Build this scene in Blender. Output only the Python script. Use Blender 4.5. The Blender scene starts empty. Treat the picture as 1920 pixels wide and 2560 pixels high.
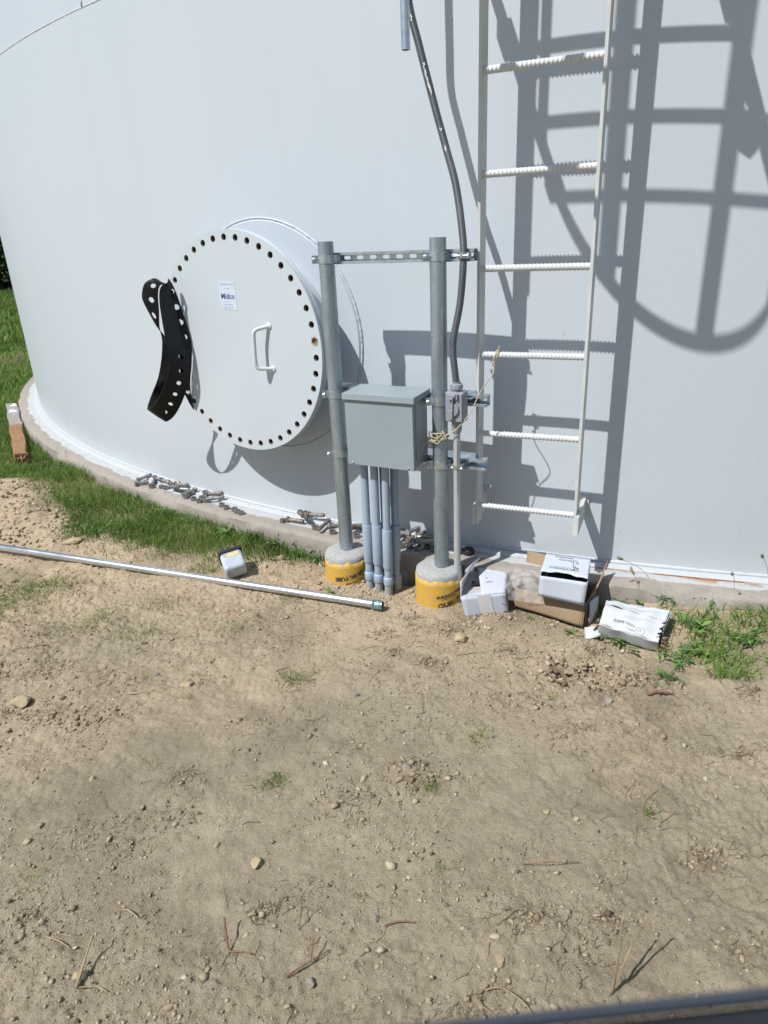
import bpy, bmesh, math, random
import numpy as np
from mathutils import Vector, Matrix

random.seed(7)
rng = np.random.default_rng(11)
sc = bpy.context.scene
col = sc.collection
PI = math.pi

# ------------------------------------------------------------------ camera
PITCH, ROLL = 0.39137, -0.04685
CAM_Z = 1.3558
cd = bpy.data.cameras.new('camera')
cam = bpy.data.objects.new('camera', cd)
col.objects.link(cam)
fw = Vector((0, math.cos(PITCH), -math.sin(PITCH)))
up0 = Vector((0, math.sin(PITCH), math.cos(PITCH)))
rt0 = Vector((1, 0, 0))
rt = rt0 * math.cos(ROLL) + up0 * math.sin(ROLL)
upv = up0 * math.cos(ROLL) - rt0 * math.sin(ROLL)
cm = Matrix((rt, upv, -fw)).transposed().to_4x4()
cm.translation = Vector((0, 0, CAM_Z))
cam.matrix_world = cm
cd.sensor_fit = 'VERTICAL'
cd.sensor_height = 36.0
cd.sensor_width = 27.0
cd.lens = 690.0 / 1024.0 * 36.0
cd.clip_start = 0.02
cd.clip_end = 1500
cd.dof.use_dof = True
cd.dof.focus_distance = 2.85
cd.dof.aperture_fstop = 5.5
sc.camera = cam

# ------------------------------------------------------------------ world and sun
SUN_AZ, SUN_EL = 0.9524, 0.9258          # direction the light travels (from +Y towards +X) and its elevation
sdir = Vector((math.sin(SUN_AZ) * math.cos(SUN_EL), math.cos(SUN_AZ) * math.cos(SUN_EL), -math.sin(SUN_EL)))
w = bpy.data.worlds.new('World')
sc.world = w
w.use_nodes = True
wn = w.node_tree
bg = wn.nodes['Background']
sky = wn.nodes.new('ShaderNodeTexSky')
sky.sky_type = 'NISHITA'
sky.sun_disc = False
sky.sun_elevation = SUN_EL
sky.sun_rotation = math.atan2(-sdir.x, -sdir.y)
sky.air_density = 1.0
sky.dust_density = 1.0
wn.links.new(sky.outputs[0], bg.inputs[0])
bg.inputs[1].default_value = 0.065
sl = bpy.data.lights.new('sun', 'SUN')
sl.energy = 3.5
sl.angle = math.radians(0.53)
sl.color = (1.0, 0.975, 0.935)
so = bpy.data.objects.new('sun', sl)
col.objects.link(so)
so.rotation_euler = sdir.to_track_quat('-Z', 'Y').to_euler()
so.location = (-4, -3, 8)
vs = sc.view_settings
vs.view_transform = 'Standard'
vs.look = 'None'
vs.gamma = 1.0
vs.use_curve_mapping = False
vs.exposure = 0.56

# ------------------------------------------------------------------ frames of reference
TC = np.array([3.6227, 9.5934])          # tank axis
TR = 7.496                               # shell radius
RING = TR + 0.182                        # outer radius of the concrete ring


def tank(th, r, z):
    return (TC[0] + r * math.sin(th), TC[1] - r * math.cos(th), z)


LP0 = np.array([0.39097, 2.61624])       # left end of the rungs
LPSI = -0.4063
LU = np.array([math.cos(LPSI), math.sin(LPSI)])
LN = np.array([LU[1], -LU[0]])           # outwards from the tank
LW = 0.379
RUNG0, PITCHR = 0.288, 0.3048


def LF(a, o, z):
    p = LP0 + LU * a + LN * o
    return (p[0], p[1], z)


RP = np.array([0.2316, 2.585])           # right post of the rack
LPT = np.array([-0.1737, 2.795])         # left post
RU = (RP - LPT) / np.linalg.norm(RP - LPT)
RN = np.array([RU[1], -RU[0]])
SPAN = float(np.linalg.norm(RP - LPT))


def RF(a, d, z):
    p = RP + RU * a + RN * d
    return (p[0], p[1], z)


CS = np.array([-0.5084, 3.3385])         # manway axis at the shell
CN = np.array([-0.57639, -0.81718])
CT = np.array([0.81718, -0.57639])
CZ = 0.8914


def CF(a, z, l):
    p = CS + CT * a + CN * l
    return (p[0], p[1], CZ + z)


# ------------------------------------------------------------------ materials
def new_mat(name):
    m = bpy.data.materials.new(name)
    m.use_nodes = True
    nt = m.node_tree
    return m, nt, nt.nodes['Principled BSDF']


def nd(nt, kind, **kw):
    n = nt.nodes.new(kind)
    for k, v in kw.items():
        if k.startswith('i_'):
            key = k[2:].replace('_', ' ')
            n.inputs[int(key) if key.isdigit() else key].default_value = v
        else:
            setattr(n, k, v)
    return n


def ramp(nt, src, stops):
    r = nt.nodes.new('ShaderNodeValToRGB')
    el = r.color_ramp.elements
    while len(el) < len(stops):
        el.new(0.5)
    for e, (p, c) in zip(el, stops):
        e.position = p
        e.color = (c, c, c, 1) if isinstance(c, (int, float)) else (*c, 1)
    nt.links.new(src, r.inputs[0])
    return r.outputs[0]


def mixc(nt, fac, a, b, blend='MIX'):
    m = nt.nodes.new('ShaderNodeMix')
    m.data_type = 'RGBA'
    m.blend_type = blend
    for s, v in ((0, fac), (6, a), (7, b)):
        if hasattr(v, 'links') or hasattr(v, 'is_linked'):
            nt.links.new(v, m.inputs[s])
        elif s == 0:
            m.inputs[0].default_value = v
        else:
            m.inputs[s].default_value = (*v, 1)
    return m.outputs[2]


def coords(nt, kind='Object', scale=(1, 1, 1)):
    tc = nt.nodes.new('ShaderNodeTexCoord')
    mp = nt.nodes.new('ShaderNodeMapping')
    mp.inputs['Scale'].default_value = scale
    nt.links.new(tc.outputs[kind], mp.inputs[0])
    return mp.outputs[0]


def noise(nt, vec, scale, detail=4, rough=0.55):
    n = nd(nt, 'ShaderNodeTexNoise')
    n.inputs['Scale'].default_value = scale
    n.inputs['Detail'].default_value = detail
    n.inputs['Roughness'].default_value = rough
    nt.links.new(vec, n.inputs['Vector'])
    return n.outputs[0]


def bump(nt, bsdf, height, strength, dist):
    b = nd(nt, 'ShaderNodeBump')
    b.inputs['Strength'].default_value = strength
    b.inputs['Distance'].default_value = dist
    nt.links.new(height, b.inputs['Height'])
    nt.links.new(b.outputs[0], bsdf.inputs['Normal'])
    return b


def simple(name, c1, c2=None, scale=8.0, rough=0.6, metal=0.0, bmp=0.0, bscale=60.0, bdist=0.002,
           stretch=(1, 1, 1), lo=0.35, hi=0.65, spec=0.5, rvar=0.0, detail=5):
    m, nt, b = new_mat(name)
    v = coords(nt, 'Object', stretch)
    n = noise(nt, v, scale, detail)
    f = ramp(nt, n, [(lo, 0.0), (hi, 1.0)])
    nt.links.new(mixc(nt, f, c1, c2 if c2 else c1), b.inputs['Base Color'])
    b.inputs['Roughness'].default_value = rough
    b.inputs['Metallic'].default_value = metal
    b.inputs['Specular IOR Level'].default_value = spec
    if rvar:
        rr = ramp(nt, n, [(0.3, max(0.0, rough - rvar)), (0.7, min(1.0, rough + rvar))])
        nt.links.new(rr, b.inputs['Roughness'])
    if bmp:
        bump(nt, b, noise(nt, v, bscale, 4), bmp, bdist)
    return m


MT = {}


def build_materials():
    # white tank paint: faint unevenness, small runs and, near the foot, dirt splashed up by rain
    m, nt, b = new_mat('tank_paint')
    v = coords(nt)
    big = noise(nt, coords(nt, 'Object', (1, 1, 0.35)), 1.1, 5)
    base = mixc(nt, ramp(nt, big, [(0.3, 0.0), (0.7, 1.0)]), (0.469, 0.525, 0.577), (0.497, 0.546, 0.592))
    geo = nd(nt, 'ShaderNodeNewGeometry')
    sp = nd(nt, 'ShaderNodeSeparateXYZ')
    nt.links.new(geo.outputs['Position'], sp.inputs[0])
    vo = nd(nt, 'ShaderNodeTexVoronoi')
    vo.inputs['Scale'].default_value = 34
    nt.links.new(v, vo.inputs['Vector'])
    spots = ramp(nt, vo.outputs['Distance'], [(0.07, 1.0), (0.14, 0.0)])
    pick = ramp(nt, noise(nt, v, 17, 2), [(0.50, 0.0), (0.58, 1.0)])
    low = ramp(nt, sp.outputs[2], [(0.02, 1.0), (0.8, 0.0)])
    low2 = nd(nt, 'ShaderNodeMath', operation='MULTIPLY')
    nt.links.new(spots, low2.inputs[0]); nt.links.new(pick, low2.inputs[1])
    low3 = nd(nt, 'ShaderNodeMath', operation='MULTIPLY')
    nt.links.new(low2.outputs[0], low3.inputs[0]); nt.links.new(low, low3.inputs[1])
    c = mixc(nt, low3.outputs[0], base, (0.22, 0.2, 0.17))
    film = nd(nt, 'ShaderNodeMath', operation='MULTIPLY')
    nt.links.new(ramp(nt, sp.outputs[2], [(0.0, 0.55), (0.35, 0.0)]), film.inputs[0])
    nt.links.new(noise(nt, coords(nt, 'Object', (3, 3, 0.7)), 3.0, 5), film.inputs[1])
    c = mixc(nt, film.outputs[0], c, (0.42, 0.42, 0.40))
    st_ = ramp(nt, noise(nt, coords(nt, 'Object', (1, 1, 0.03)), 7, 5, 0.6), [(0.54, 0.0), (0.78, 0.14)])
    c = mixc(nt, st_, c, (0.40, 0.44, 0.48))
    # sparse scuffs higher up
    vo2 = nd(nt, 'ShaderNodeTexVoronoi')
    vo2.inputs['Scale'].default_value = 5.5
    nt.links.new(coords(nt, 'Object', (1, 1, 0.6)), vo2.inputs['Vector'])
    c = mixc(nt, ramp(nt, vo2.outputs['Distance'], [(0.018, 0.6), (0.03, 0.0)]), c, (0.33, 0.31, 0.28))
    nt.links.new(c, b.inputs['Base Color'])
    b.inputs['Roughness'].default_value = 0.42
    b.inputs['Specular IOR Level'].default_value = 0.45
    hb = nd(nt, 'ShaderNodeMath', operation='ADD')
    nt.links.new(noise(nt, coords(nt, 'Object', (1, 1, 0.5)), 9, 3), hb.inputs[0])
    nt.links.new(noise(nt, v, 140, 2), hb.inputs[1])
    bump(nt, b, hb.outputs[0], 0.11, 0.004)
    MT['tank'] = m

    # bottom plate: white paint with rust creeping from its edge
    m, nt, b = new_mat('painted_plate')
    v = coords(nt)
    geo = nd(nt, 'ShaderNodeNewGeometry')
    sp = nd(nt, 'ShaderNodeSeparateXYZ')
    nt.links.new(geo.outputs['Position'], sp.inputs[0])
    side = ramp(nt, sp.outputs[2], [(0.004, 1.0), (0.0075, 0.0)])
    xr = nd(nt, 'ShaderNodeMapRange')
    xr.inputs[1].default_value = 0.4; xr.inputs[2].default_value = 1.2
    nt.links.new(sp.outputs[0], xr.inputs[0])
    pat = ramp(nt, noise(nt, v, 5, 6), [(0.40, 0.0), (0.52, 1.0)])
    a = nd(nt, 'ShaderNodeMath', operation='MULTIPLY')
    nt.links.new(xr.outputs[0], a.inputs[0]); nt.links.new(pat, a.inputs[1])
    sc_ = nd(nt, 'ShaderNodeMath', operation='MULTIPLY')
    nt.links.new(a.outputs[0], sc_.inputs[0]); nt.links.new(side, sc_.inputs[1])
    fine = ramp(nt, noise(nt, v, 60, 4), [(0.62, 0.0), (0.68, 0.5)])
    tot = nd(nt, 'ShaderNodeMath', operation='MAXIMUM')
    nt.links.new(sc_.outputs[0], tot.inputs[0]); nt.links.new(fine, tot.inputs[1])
    rust = mixc(nt, noise(nt, v, 40, 3), (0.16, 0.055, 0.02), (0.42, 0.18, 0.06))
    nt.links.new(mixc(nt, tot.outputs[0], (0.448, 0.480, 0.504), rust), b.inputs['Base Color'])
    b.inputs['Roughness'].default_value = 0.6
    bump(nt, b, noise(nt, v, 35, 5), 0.35, 0.004)
    MT['plate'] = m

    # concrete ring with white overspray near the shell and rust drips
    m, nt, b = new_mat('ring_concrete')
    v = coords(nt)
    geo = nd(nt, 'ShaderNodeNewGeometry')
    sub = nd(nt, 'ShaderNodeVectorMath', operation='SUBTRACT')
    sub.inputs[1].default_value = (TC[0], TC[1], 0)
    nt.links.new(geo.outputs['Position'], sub.inputs[0])
    mul = nd(nt, 'ShaderNodeVectorMath', operation='MULTIPLY')
    mul.inputs[1].default_value = (1, 1, 0)
    nt.links.new(sub.outputs[0], mul.inputs[0])
    ln = nd(nt, 'ShaderNodeVectorMath', operation='LENGTH')
    nt.links.new(mul.outputs[0], ln.inputs[0])
    edge = nd(nt, 'ShaderNodeMath', operation='MULTIPLY_ADD')
    edge.inputs[1].default_value = 0.11; edge.inputs[2].default_value = -0.055
    nt.links.new(noise(nt, v, 6, 7, 0.65), edge.inputs[0])
    ad = nd(nt, 'ShaderNodeMath', operation='ADD')
    nt.links.new(ln.outputs['Value'], ad.inputs[0]); nt.links.new(edge.outputs[0], ad.inputs[1])
    mr = nd(nt, 'ShaderNodeMapRange')
    mr.inputs[1].default_value = TR + 0.098; mr.inputs[2].default_value = TR + 0.106
    mr.inputs[3].default_value = 1.0; mr.inputs[4].default_value = 0.0
    nt.links.new(ad.outputs[0], mr.inputs[0])
    conc = mixc(nt, noise(nt, v, 26, 6, 0.7), (0.238, 0.204, 0.175), (0.378, 0.347, 0.310))
    peb = nd(nt, 'ShaderNodeTexVoronoi'); peb.inputs['Scale'].default_value = 75
    nt.links.new(v, peb.inputs['Vector'])
    conc = mixc(nt, ramp(nt, peb.outputs['Distance'], [(0.1, 0.45), (0.3, 0.0)]), conc, (0.2, 0.17, 0.15))
    white = mixc(nt, ramp(nt, noise(nt, v, 14, 6), [(0.5, 0.0), (0.75, 0.8)]), (0.440, 0.464, 0.480), (0.416, 0.368, 0.288))
    cc = mixc(nt, mr.outputs[0], conc, white)
    rband = nd(nt, 'ShaderNodeMapRange')
    rband.inputs[1].default_value = TR + 0.052; rband.inputs[2].default_value = TR + 0.088
    rband.inputs[3].default_value = 1.0; rband.inputs[4].default_value = 0.0
    nt.links.new(ad.outputs[0], rband.inputs[0])
    spx = nd(nt, 'ShaderNodeSeparateXYZ'); nt.links.new(geo.outputs['Position'], spx.inputs[0])
    rx = nd(nt, 'ShaderNodeMapRange'); rx.inputs[1].default_value = 0.55; rx.inputs[2].default_value = 1.15
    nt.links.new(spx.outputs[0], rx.inputs[0])
    rp = ramp(nt, noise(nt, v, 8, 6, 0.65), [(0.48, 0.0), (0.62, 0.9)])
    m1 = nd(nt, 'ShaderNodeMath', operation='MULTIPLY'); nt.links.new(rband.outputs[0], m1.inputs[0]); nt.links.new(rx.outputs[0], m1.inputs[1])
    m2 = nd(nt, 'ShaderNodeMath', operation='MULTIPLY'); nt.links.new(m1.outputs[0], m2.inputs[0]); nt.links.new(rp, m2.inputs[1])
    cc = mixc(nt, m2.outputs[0], cc, mixc(nt, noise(nt, v, 45, 3), (0.20, 0.08, 0.03), (0.45, 0.24, 0.10)))
    nt.links.new(cc, b.inputs['Base Color'])
    b.inputs['Roughness'].default_value = 0.85
    bump(nt, b, noise(nt, v, 90, 6, 0.7), 0.6, 0.006)
    MT['ring'] = m

    # bare ground: dry clay loam, greyer and darker near the camera, tan towards the tank; greener soil under the lawn
    m, nt, b = new_mat('dry_soil')
    v = coords(nt)
    at = nd(nt, 'ShaderNodeAttribute'); at.attribute_name = 'zone'
    sepz = nd(nt, 'ShaderNodeSeparateXYZ')
    nt.links.new(at.outputs['Vector'], sepz.inputs[0])
    n1 = noise(nt, v, 2.2, 7, 0.62)
    n2 = noise(nt, v, 17, 6, 0.68)
    n3 = noise(nt, v, 210, 5, 0.75)
    near_tone = mixc(nt, ramp(nt, n2, [(0.3, 0.0), (0.7, 1.0)]), (0.328, 0.282, 0.198), (0.445, 0.388, 0.288))
    dug = mixc(nt, ramp(nt, n2, [(0.3, 0.0), (0.7, 1.0)]), (0.445, 0.345, 0.226), (0.607, 0.485, 0.346))
    c = mixc(nt, sepz.outputs[0], near_tone, dug)
    c = mixc(nt, ramp(nt, n1, [(0.50, 0.0), (0.66, 0.75)]), c, (0.260, 0.218, 0.155))
    c = mixc(nt, ramp(nt, n1, [(0.30, 0.6), (0.45, 0.0)]), c, (0.564, 0.476, 0.349))
    c = mixc(nt, ramp(nt, n3, [(0.55, 0.0), (0.66, 0.8)]), c, (0.19, 0.16, 0.12))
    c = mixc(nt, ramp(nt, n3, [(0.27, 0.5), (0.36, 0.0)]), c, (0.60, 0.54, 0.42))
    green = mixc(nt, n2, (0.075, 0.11, 0.03), (0.15, 0.20, 0.06))
    dryg = mixc(nt, n2, (0.20, 0.19, 0.09), (0.12, 0.13, 0.05))
    green = mixc(nt, sepz.outputs[2], green, dryg)
    c = mixc(nt, sepz.outputs[1], c, green)
    nt.links.new(c, b.inputs['Base Color'])
    b.inputs['Roughness'].default_value = 0.95
    b.inputs['Specular IOR Level'].default_value = 0.12
    hs = nd(nt, 'ShaderNodeMath', operation='ADD')
    nt.links.new(noise(nt, v, 85, 6, 0.72), hs.inputs[0])
    nt.links.new(noise(nt, v, 300, 3, 0.7), hs.inputs[1])
    bump(nt, b, hs.outputs[0], 1.0, 0.007)
    MT['soil'] = m

    # tinted materials (per-piece value in the attribute "rnd")
    def tinted(name, stops, rough=0.8, spec=0.3, trans=0.0, bmp=0.0, bscale=120):
        m, nt, b = new_mat(name)
        at = nd(nt, 'ShaderNodeAttribute'); at.attribute_name = 'rnd'
        c = ramp(nt, at.outputs['Fac'], stops)
        nt.links.new(c, b.inputs['Base Color'])
        b.inputs['Roughness'].default_value = rough
        b.inputs['Specular IOR Level'].default_value = spec
        if bmp:
            bump(nt, b, noise(nt, coords(nt), bscale, 4), bmp, 0.003)
        if trans:
            tr = nd(nt, 'ShaderNodeBsdfTranslucent')
            nt.links.new(c, tr.inputs[0])
            mx = nd(nt, 'ShaderNodeMixShader')
            mx.inputs[0].default_value = trans
            nt.links.new(b.outputs[0], mx.inputs[1]); nt.links.new(tr.outputs[0], mx.inputs[2])
            nt.links.new(mx.outputs[0], nt.nodes['Material Output'].inputs[0])
        return m
    MT['grass'] = tinted('grass_blades', [(0.0, (0.068, 0.141, 0.020)), (0.45, (0.126, 0.248, 0.036)), (0.8, (0.202, 0.318, 0.061)), (0.93, (0.288, 0.296, 0.115)), (1.0, (0.360, 0.318, 0.173))], 0.55, 0.35, 0.35)
    MT['weed'] = tinted('weed_leaves', [(0.0, (0.052, 0.115, 0.032)), (0.6, (0.116, 0.230, 0.052)), (1.0, (0.200, 0.328, 0.088))], 0.5, 0.4, 0.22)
    MT['tree'] = tinted('dark_foliage', [(0.0, (0.018, 0.030, 0.014)), (0.6, (0.035, 0.055, 0.022)), (1.0, (0.06, 0.08, 0.03))], 0.7, 0.2, 0.15)
    MT['straw'] = tinted('dry_straw', [(0.0, (0.10, 0.08, 0.055)), (0.45, (0.22, 0.175, 0.115)), (0.8, (0.38, 0.30, 0.20)), (1.0, (0.52, 0.44, 0.30))], 0.85, 0.2)
    MT['clod'] = tinted('soil_crumbs', [(0.0, (0.126, 0.094, 0.065)), (0.12, (0.284, 0.226, 0.156)), (0.55, (0.400, 0.334, 0.243)), (0.9, (0.480, 0.415, 0.321)), (0.97, (0.302, 0.297, 0.302)), (1.0, (0.532, 0.514, 0.487))], 0.95, 0.1, 0, 0.6, 160)

    MT['stone_tan'] = simple('tan_stone', (0.320, 0.248, 0.144), (0.440, 0.368, 0.248), 14, 0.9, 0, 0.6, 70, 0.004)
    MT['stone_grey'] = simple('grey_stone', (0.187, 0.170, 0.145), (0.340, 0.306, 0.255), 16, 0.9, 0, 0.6, 70, 0.004)
    MT['stone_soil'] = simple('soil_clod', (0.27, 0.21, 0.145), (0.40, 0.33, 0.235), 40, 0.95, 0, 0.8, 140, 0.006)
    MT['root'] = simple('brown_root', (0.125, 0.058, 0.039), (0.250, 0.143, 0.091), 40, 0.8)
    MT['stem'] = simple('dead_stem', (0.20, 0.15, 0.09), (0.38, 0.30, 0.19), 30, 0.8)
    MT['ladder'] = simple('white_ladder_paint', (0.504, 0.512, 0.496), (0.571, 0.580, 0.571), 12, 0.5, 0, 0.2, 160, 0.001)
    MT['rungp'] = simple('white_rung_paint', (0.538, 0.563, 0.571), (0.605, 0.622, 0.630), 25, 0.45, 0, 0.15, 200, 0.001)
    # hot-dip galvanised pipe: dull spangled zinc
    m, nt, b = new_mat('galvanised_pipe')
    v = coords(nt)
    vo = nd(nt, 'ShaderNodeTexVoronoi'); vo.inputs['Scale'].default_value = 190
    nt.links.new(v, vo.inputs['Vector'])
    c = mixc(nt, vo.outputs['Color'], (0.30, 0.37, 0.42), (0.43, 0.50, 0.55))
    c = mixc(nt, ramp(nt, noise(nt, coords(nt, 'Object', (1, 1, 0.3)), 13, 6), [(0.45, 0.0), (0.72, 0.8)]), c, (0.20, 0.235, 0.26))
    c = mixc(nt, ramp(nt, noise(nt, coords(nt, 'Object', (2, 2, 0.15)), 22, 5), [(0.62, 0.0), (0.7, 0.6)]), c, (0.56, 0.58, 0.59))
    nt.links.new(c, b.inputs['Base Color'])
    b.inputs['Metallic'].default_value = 0.7
    b.inputs['Roughness'].default_value = 0.42
    bump(nt, b, noise(nt, v, 150, 3), 0.12, 0.001)
    MT['galv'] = m
    MT['zinc'] = simple('bright_zinc', (0.408, 0.491, 0.554), (0.603, 0.686, 0.746), 30, 0.3, 0.85, 0, 0, 0, (0.972, 1.024, 1.066), 0.3, 0.7, 0.5, 0.08)
    MT['zincbolt'] = simple('zinc_bolt', (0.40, 0.47, 0.50), (0.62, 0.66, 0.68), 60, 0.32, 0.85)
    MT['emt'] = simple('shiny_conduit', (0.58, 0.62, 0.66), (0.70, 0.73, 0.76), 18, 0.27, 0.9, 0.05, 60, 0.001, (0.4, 0.4, 2), 0.35, 0.65, 0.5, 0.07)
    MT['cyan'] = simple('blue_green_zinc', (0.20, 0.42, 0.45), (0.42, 0.56, 0.58), 60, 0.3, 0.8)
    MT['bolt'] = simple('old_steel_bolt', (0.176, 0.176, 0.172), (0.344, 0.344, 0.336), 45, 0.45, 0.65, 0.2, 200, 0.001)
    MT['boltrust'] = simple('rusty_steel_bolt', (0.143, 0.116, 0.094), (0.270, 0.247, 0.225), 45, 0.6, 0.45, 0.2, 200, 0.001)
    MT['rust'] = simple('rusty_hole', (0.15, 0.10, 0.065), (0.36, 0.27, 0.19), 90, 0.85, 0.1, 0.4, 200, 0.001)
    MT['greybox'] = simple('grey_enclosure_paint', (0.254, 0.307, 0.334), (0.270, 0.322, 0.346), 6, 0.38, 0, 0.04, 260, 0.001)
    MT['pvc'] = simple('grey_plastic_conduit', (0.286, 0.365, 0.454), (0.311, 0.391, 0.478), 9, 0.42, 0, 0.05, 90, 0.001)
    MT['pvcdark'] = simple('dusty_grey_conduit', (0.27, 0.30, 0.32), (0.36, 0.37, 0.36), 40, 0.6)
    MT['switch'] = simple('grey_switch_plastic', (0.248, 0.264, 0.304), (0.272, 0.288, 0.328), 9, 0.45)
    MT['flex'] = simple('dark_grey_flexible_conduit', (0.065, 0.075, 0.088), (0.10, 0.11, 0.125), 20, 0.4, 0, 0, 0, 0, (1, 1, 1), 0.3, 0.7, 0.5, 0.1)
    MT['paintfleck'] = simple('white_paint_flecks', (0.7, 0.72, 0.73), None, 9, 0.6)
    MT['rubber'] = simple('black_gasket_rubber', (0.006, 0.007, 0.010), (0.011, 0.012, 0.016), 14, 0.36, 0, 0.05, 120, 0.001, (1, 1, 1), 0.35, 0.65, 0.28)
    MT['black'] = simple('black_plastic', (0.015, 0.015, 0.017), (0.03, 0.03, 0.032), 20, 0.45)
    MT['twine'] = simple('cream_twine', (0.442, 0.353, 0.213), (0.595, 0.521, 0.361), 200, 0.8)
    MT['concrete'] = simple('pier_concrete', (0.295, 0.299, 0.295), (0.426, 0.430, 0.426), 120, 0.9, 0, 0.6, 320, 0.003)
    MT['ink'] = simple('dark_print', (0.035, 0.033, 0.03), (0.08, 0.07, 0.05), 90, 0.7)
    MT['greyink'] = simple('grey_print', (0.20, 0.21, 0.22), (0.32, 0.33, 0.34), 90, 0.7)
    MT['blueink'] = simple('blue_print', (0.02, 0.03, 0.14), (0.06, 0.09, 0.26), 90, 0.5)
    MT['paleink'] = simple('faded_blue_print', (0.24, 0.33, 0.46), (0.34, 0.42, 0.53), 90, 0.5)
    MT['decal'] = simple('pale_decal_film', (0.492, 0.574, 0.689), (0.558, 0.623, 0.705), 30, 0.35)
    # yellow fibre form tube, dirty and scuffed
    m, nt, b = new_mat('yellow_form_tube')
    v = coords(nt)
    c = mixc(nt, noise(nt, v, 18, 5), (0.527, 0.306, 0.036), (0.629, 0.399, 0.064))
    c = mixc(nt, ramp(nt, noise(nt, v, 30, 7, 0.7), [(0.50, 0.0), (0.64, 0.8)]), c, (0.40, 0.31, 0.19))
    wv = nd(nt, 'ShaderNodeTexWave'); wv.bands_direction = 'Z'
    wv.inputs['Scale'].default_value = 26; wv.inputs['Distortion'].default_value = 5; wv.inputs['Detail'].default_value = 2
    nt.links.new(v, wv.inputs['Vector'])
    c = mixc(nt, ramp(nt, wv.outputs[0], [(0.02, 0.45), (0.10, 0.0)]), c, (0.45, 0.22, 0.03))
    nt.links.new(c, b.inputs['Base Color'])
    b.inputs['Roughness'].default_value = 0.6
    bump(nt, b, noise(nt, v, 40, 4), 0.25, 0.003)
    MT['yellow'] = m

    # cardboard: brown with flute lines
    def card(name, c1, c2, ridge, axis=(1, 0.6, 0), rough=0.85, stains=0.0):
        m, nt, b = new_mat(name)
        v = coords(nt)
        c = mixc(nt, noise(nt, v, 11, 6), c1, c2)
        if stains:
            c = mixc(nt, ramp(nt, noise(nt, v, 7, 6, 0.7), [(0.55, 0.0), (0.75, stains)]), c, (0.42, 0.37, 0.30))
        nt.links.new(c, b.inputs['Base Color'])
        b.inputs['Roughness'].default_value = rough
        b.inputs['Specular IOR Level'].default_value = 0.25
        uvn = nd(nt, 'ShaderNodeAttribute'); uvn.attribute_name = 'flute'
        s = nd(nt, 'ShaderNodeMath', operation='MULTIPLY'); s.inputs[1].default_value = 2 * PI / 0.0075
        nt.links.new(uvn.outputs['Fac'], s.inputs[0])
        sn = nd(nt, 'ShaderNodeMath', operation='SINE')
        nt.links.new(s.outputs[0], sn.inputs[0])
        ad = nd(nt, 'ShaderNodeMath', operation='MULTIPLY_ADD')
        ad.inputs[1].default_value = 1.2
        nt.links.new(noise(nt, v, 16, 4), ad.inputs[0]); nt.links.new(sn.outputs[0], ad.inputs[2])
        bump(nt, b, ad.outputs[0], ridge, 0.0015)
        return m
    MT['brown'] = card('brown_cardboard', (0.255, 0.183, 0.115), (0.332, 0.246, 0.162), 0.45)
    MT['whitebox'] = card('white_cardboard', (0.470, 0.517, 0.600), (0.512, 0.549, 0.624), 0.08)
    MT['whiteold'] = card('weathered_white_cardboard', (0.476, 0.508, 0.541), (0.541, 0.566, 0.590), 0.3, stains=0.55)
    MT['flapshade'] = simple('shaded_flap_grey', (0.42, 0.40, 0.40), (0.52, 0.50, 0.49), 12, 0.85)  # inner flap's shade put into its colour as grey
    MT['tape'] = simple('packing_tape', (0.62, 0.60, 0.61), (0.68, 0.65, 0.66), 12, 0.25)
    m, nt, b = new_mat('clear_film')
    v = coords(nt)
    b.inputs['Base Color'].default_value = (0.75, 0.75, 0.74, 1)
    b.inputs['Roughness'].default_value = 0.22
    nt.links.new(ramp(nt, noise(nt, coords(nt, 'Object', (1, 2.5, 1)), 26, 4), [(0.35, 0.06), (0.72, 0.45)]), b.inputs['Alpha'])
    MT['film'] = m
    m, nt, b = new_mat('milky_plastic')
    b.inputs['Base Color'].default_value = (0.66, 0.70, 0.74, 1)
    b.inputs['Roughness'].default_value = 0.3
    b.inputs['Subsurface Weight'].default_value = 0.25
    b.inputs['Subsurface Radius'].default_value = (0.02, 0.02, 0.02)
    nt.links.new(mixc(nt, ramp(nt, noise(nt, coords(nt), 18, 3), [(0.4, 0.0), (0.6, 1.0)]), (0.40, 0.45, 0.52), (0.50, 0.54, 0.58)), b.inputs['Base Color'])
    MT['milky'] = m
    MT['bluegel'] = simple('blue_grey_contents', (0.22, 0.28, 0.40), (0.36, 0.42, 0.52), 30, 0.3)
    MT['labelyellow'] = simple('yellow_paper_label', (0.62, 0.42, 0.10), (0.70, 0.52, 0.18), 25, 0.5)
    # weathered timber: grey with old white paint at one end, brown rot at the other
    m, nt, b = new_mat('weathered_timber')
    tc = nd(nt, 'ShaderNodeTexCoord')
    sp = nd(nt, 'ShaderNodeSeparateXYZ')
    nt.links.new(tc.outputs['Object'], sp.inputs[0])
    v = coords(nt, 'Object', (1, 6, 6))
    grain = noise(nt, v, 9, 6, 0.7)
    grey = mixc(nt, grain, (0.20, 0.185, 0.17), (0.36, 0.34, 0.32))
    grey = mixc(nt, ramp(nt, noise(nt, coords(nt, 'Object', (1, 3, 3)), 4.5, 4), [(0.56, 0.0), (0.60, 1.0)]), grey, (0.75, 0.76, 0.77))
    rot = mixc(nt, grain, (0.15, 0.08, 0.04), (0.38, 0.22, 0.10))
    mr = nd(nt, 'ShaderNodeMath', operation='MULTIPLY_ADD'); mr.inputs[1].default_value = 0.3
    nt.links.new(noise(nt, coords(nt), 6, 4), mr.inputs[0]); nt.links.new(sp.outputs[0], mr.inputs[2])
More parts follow.
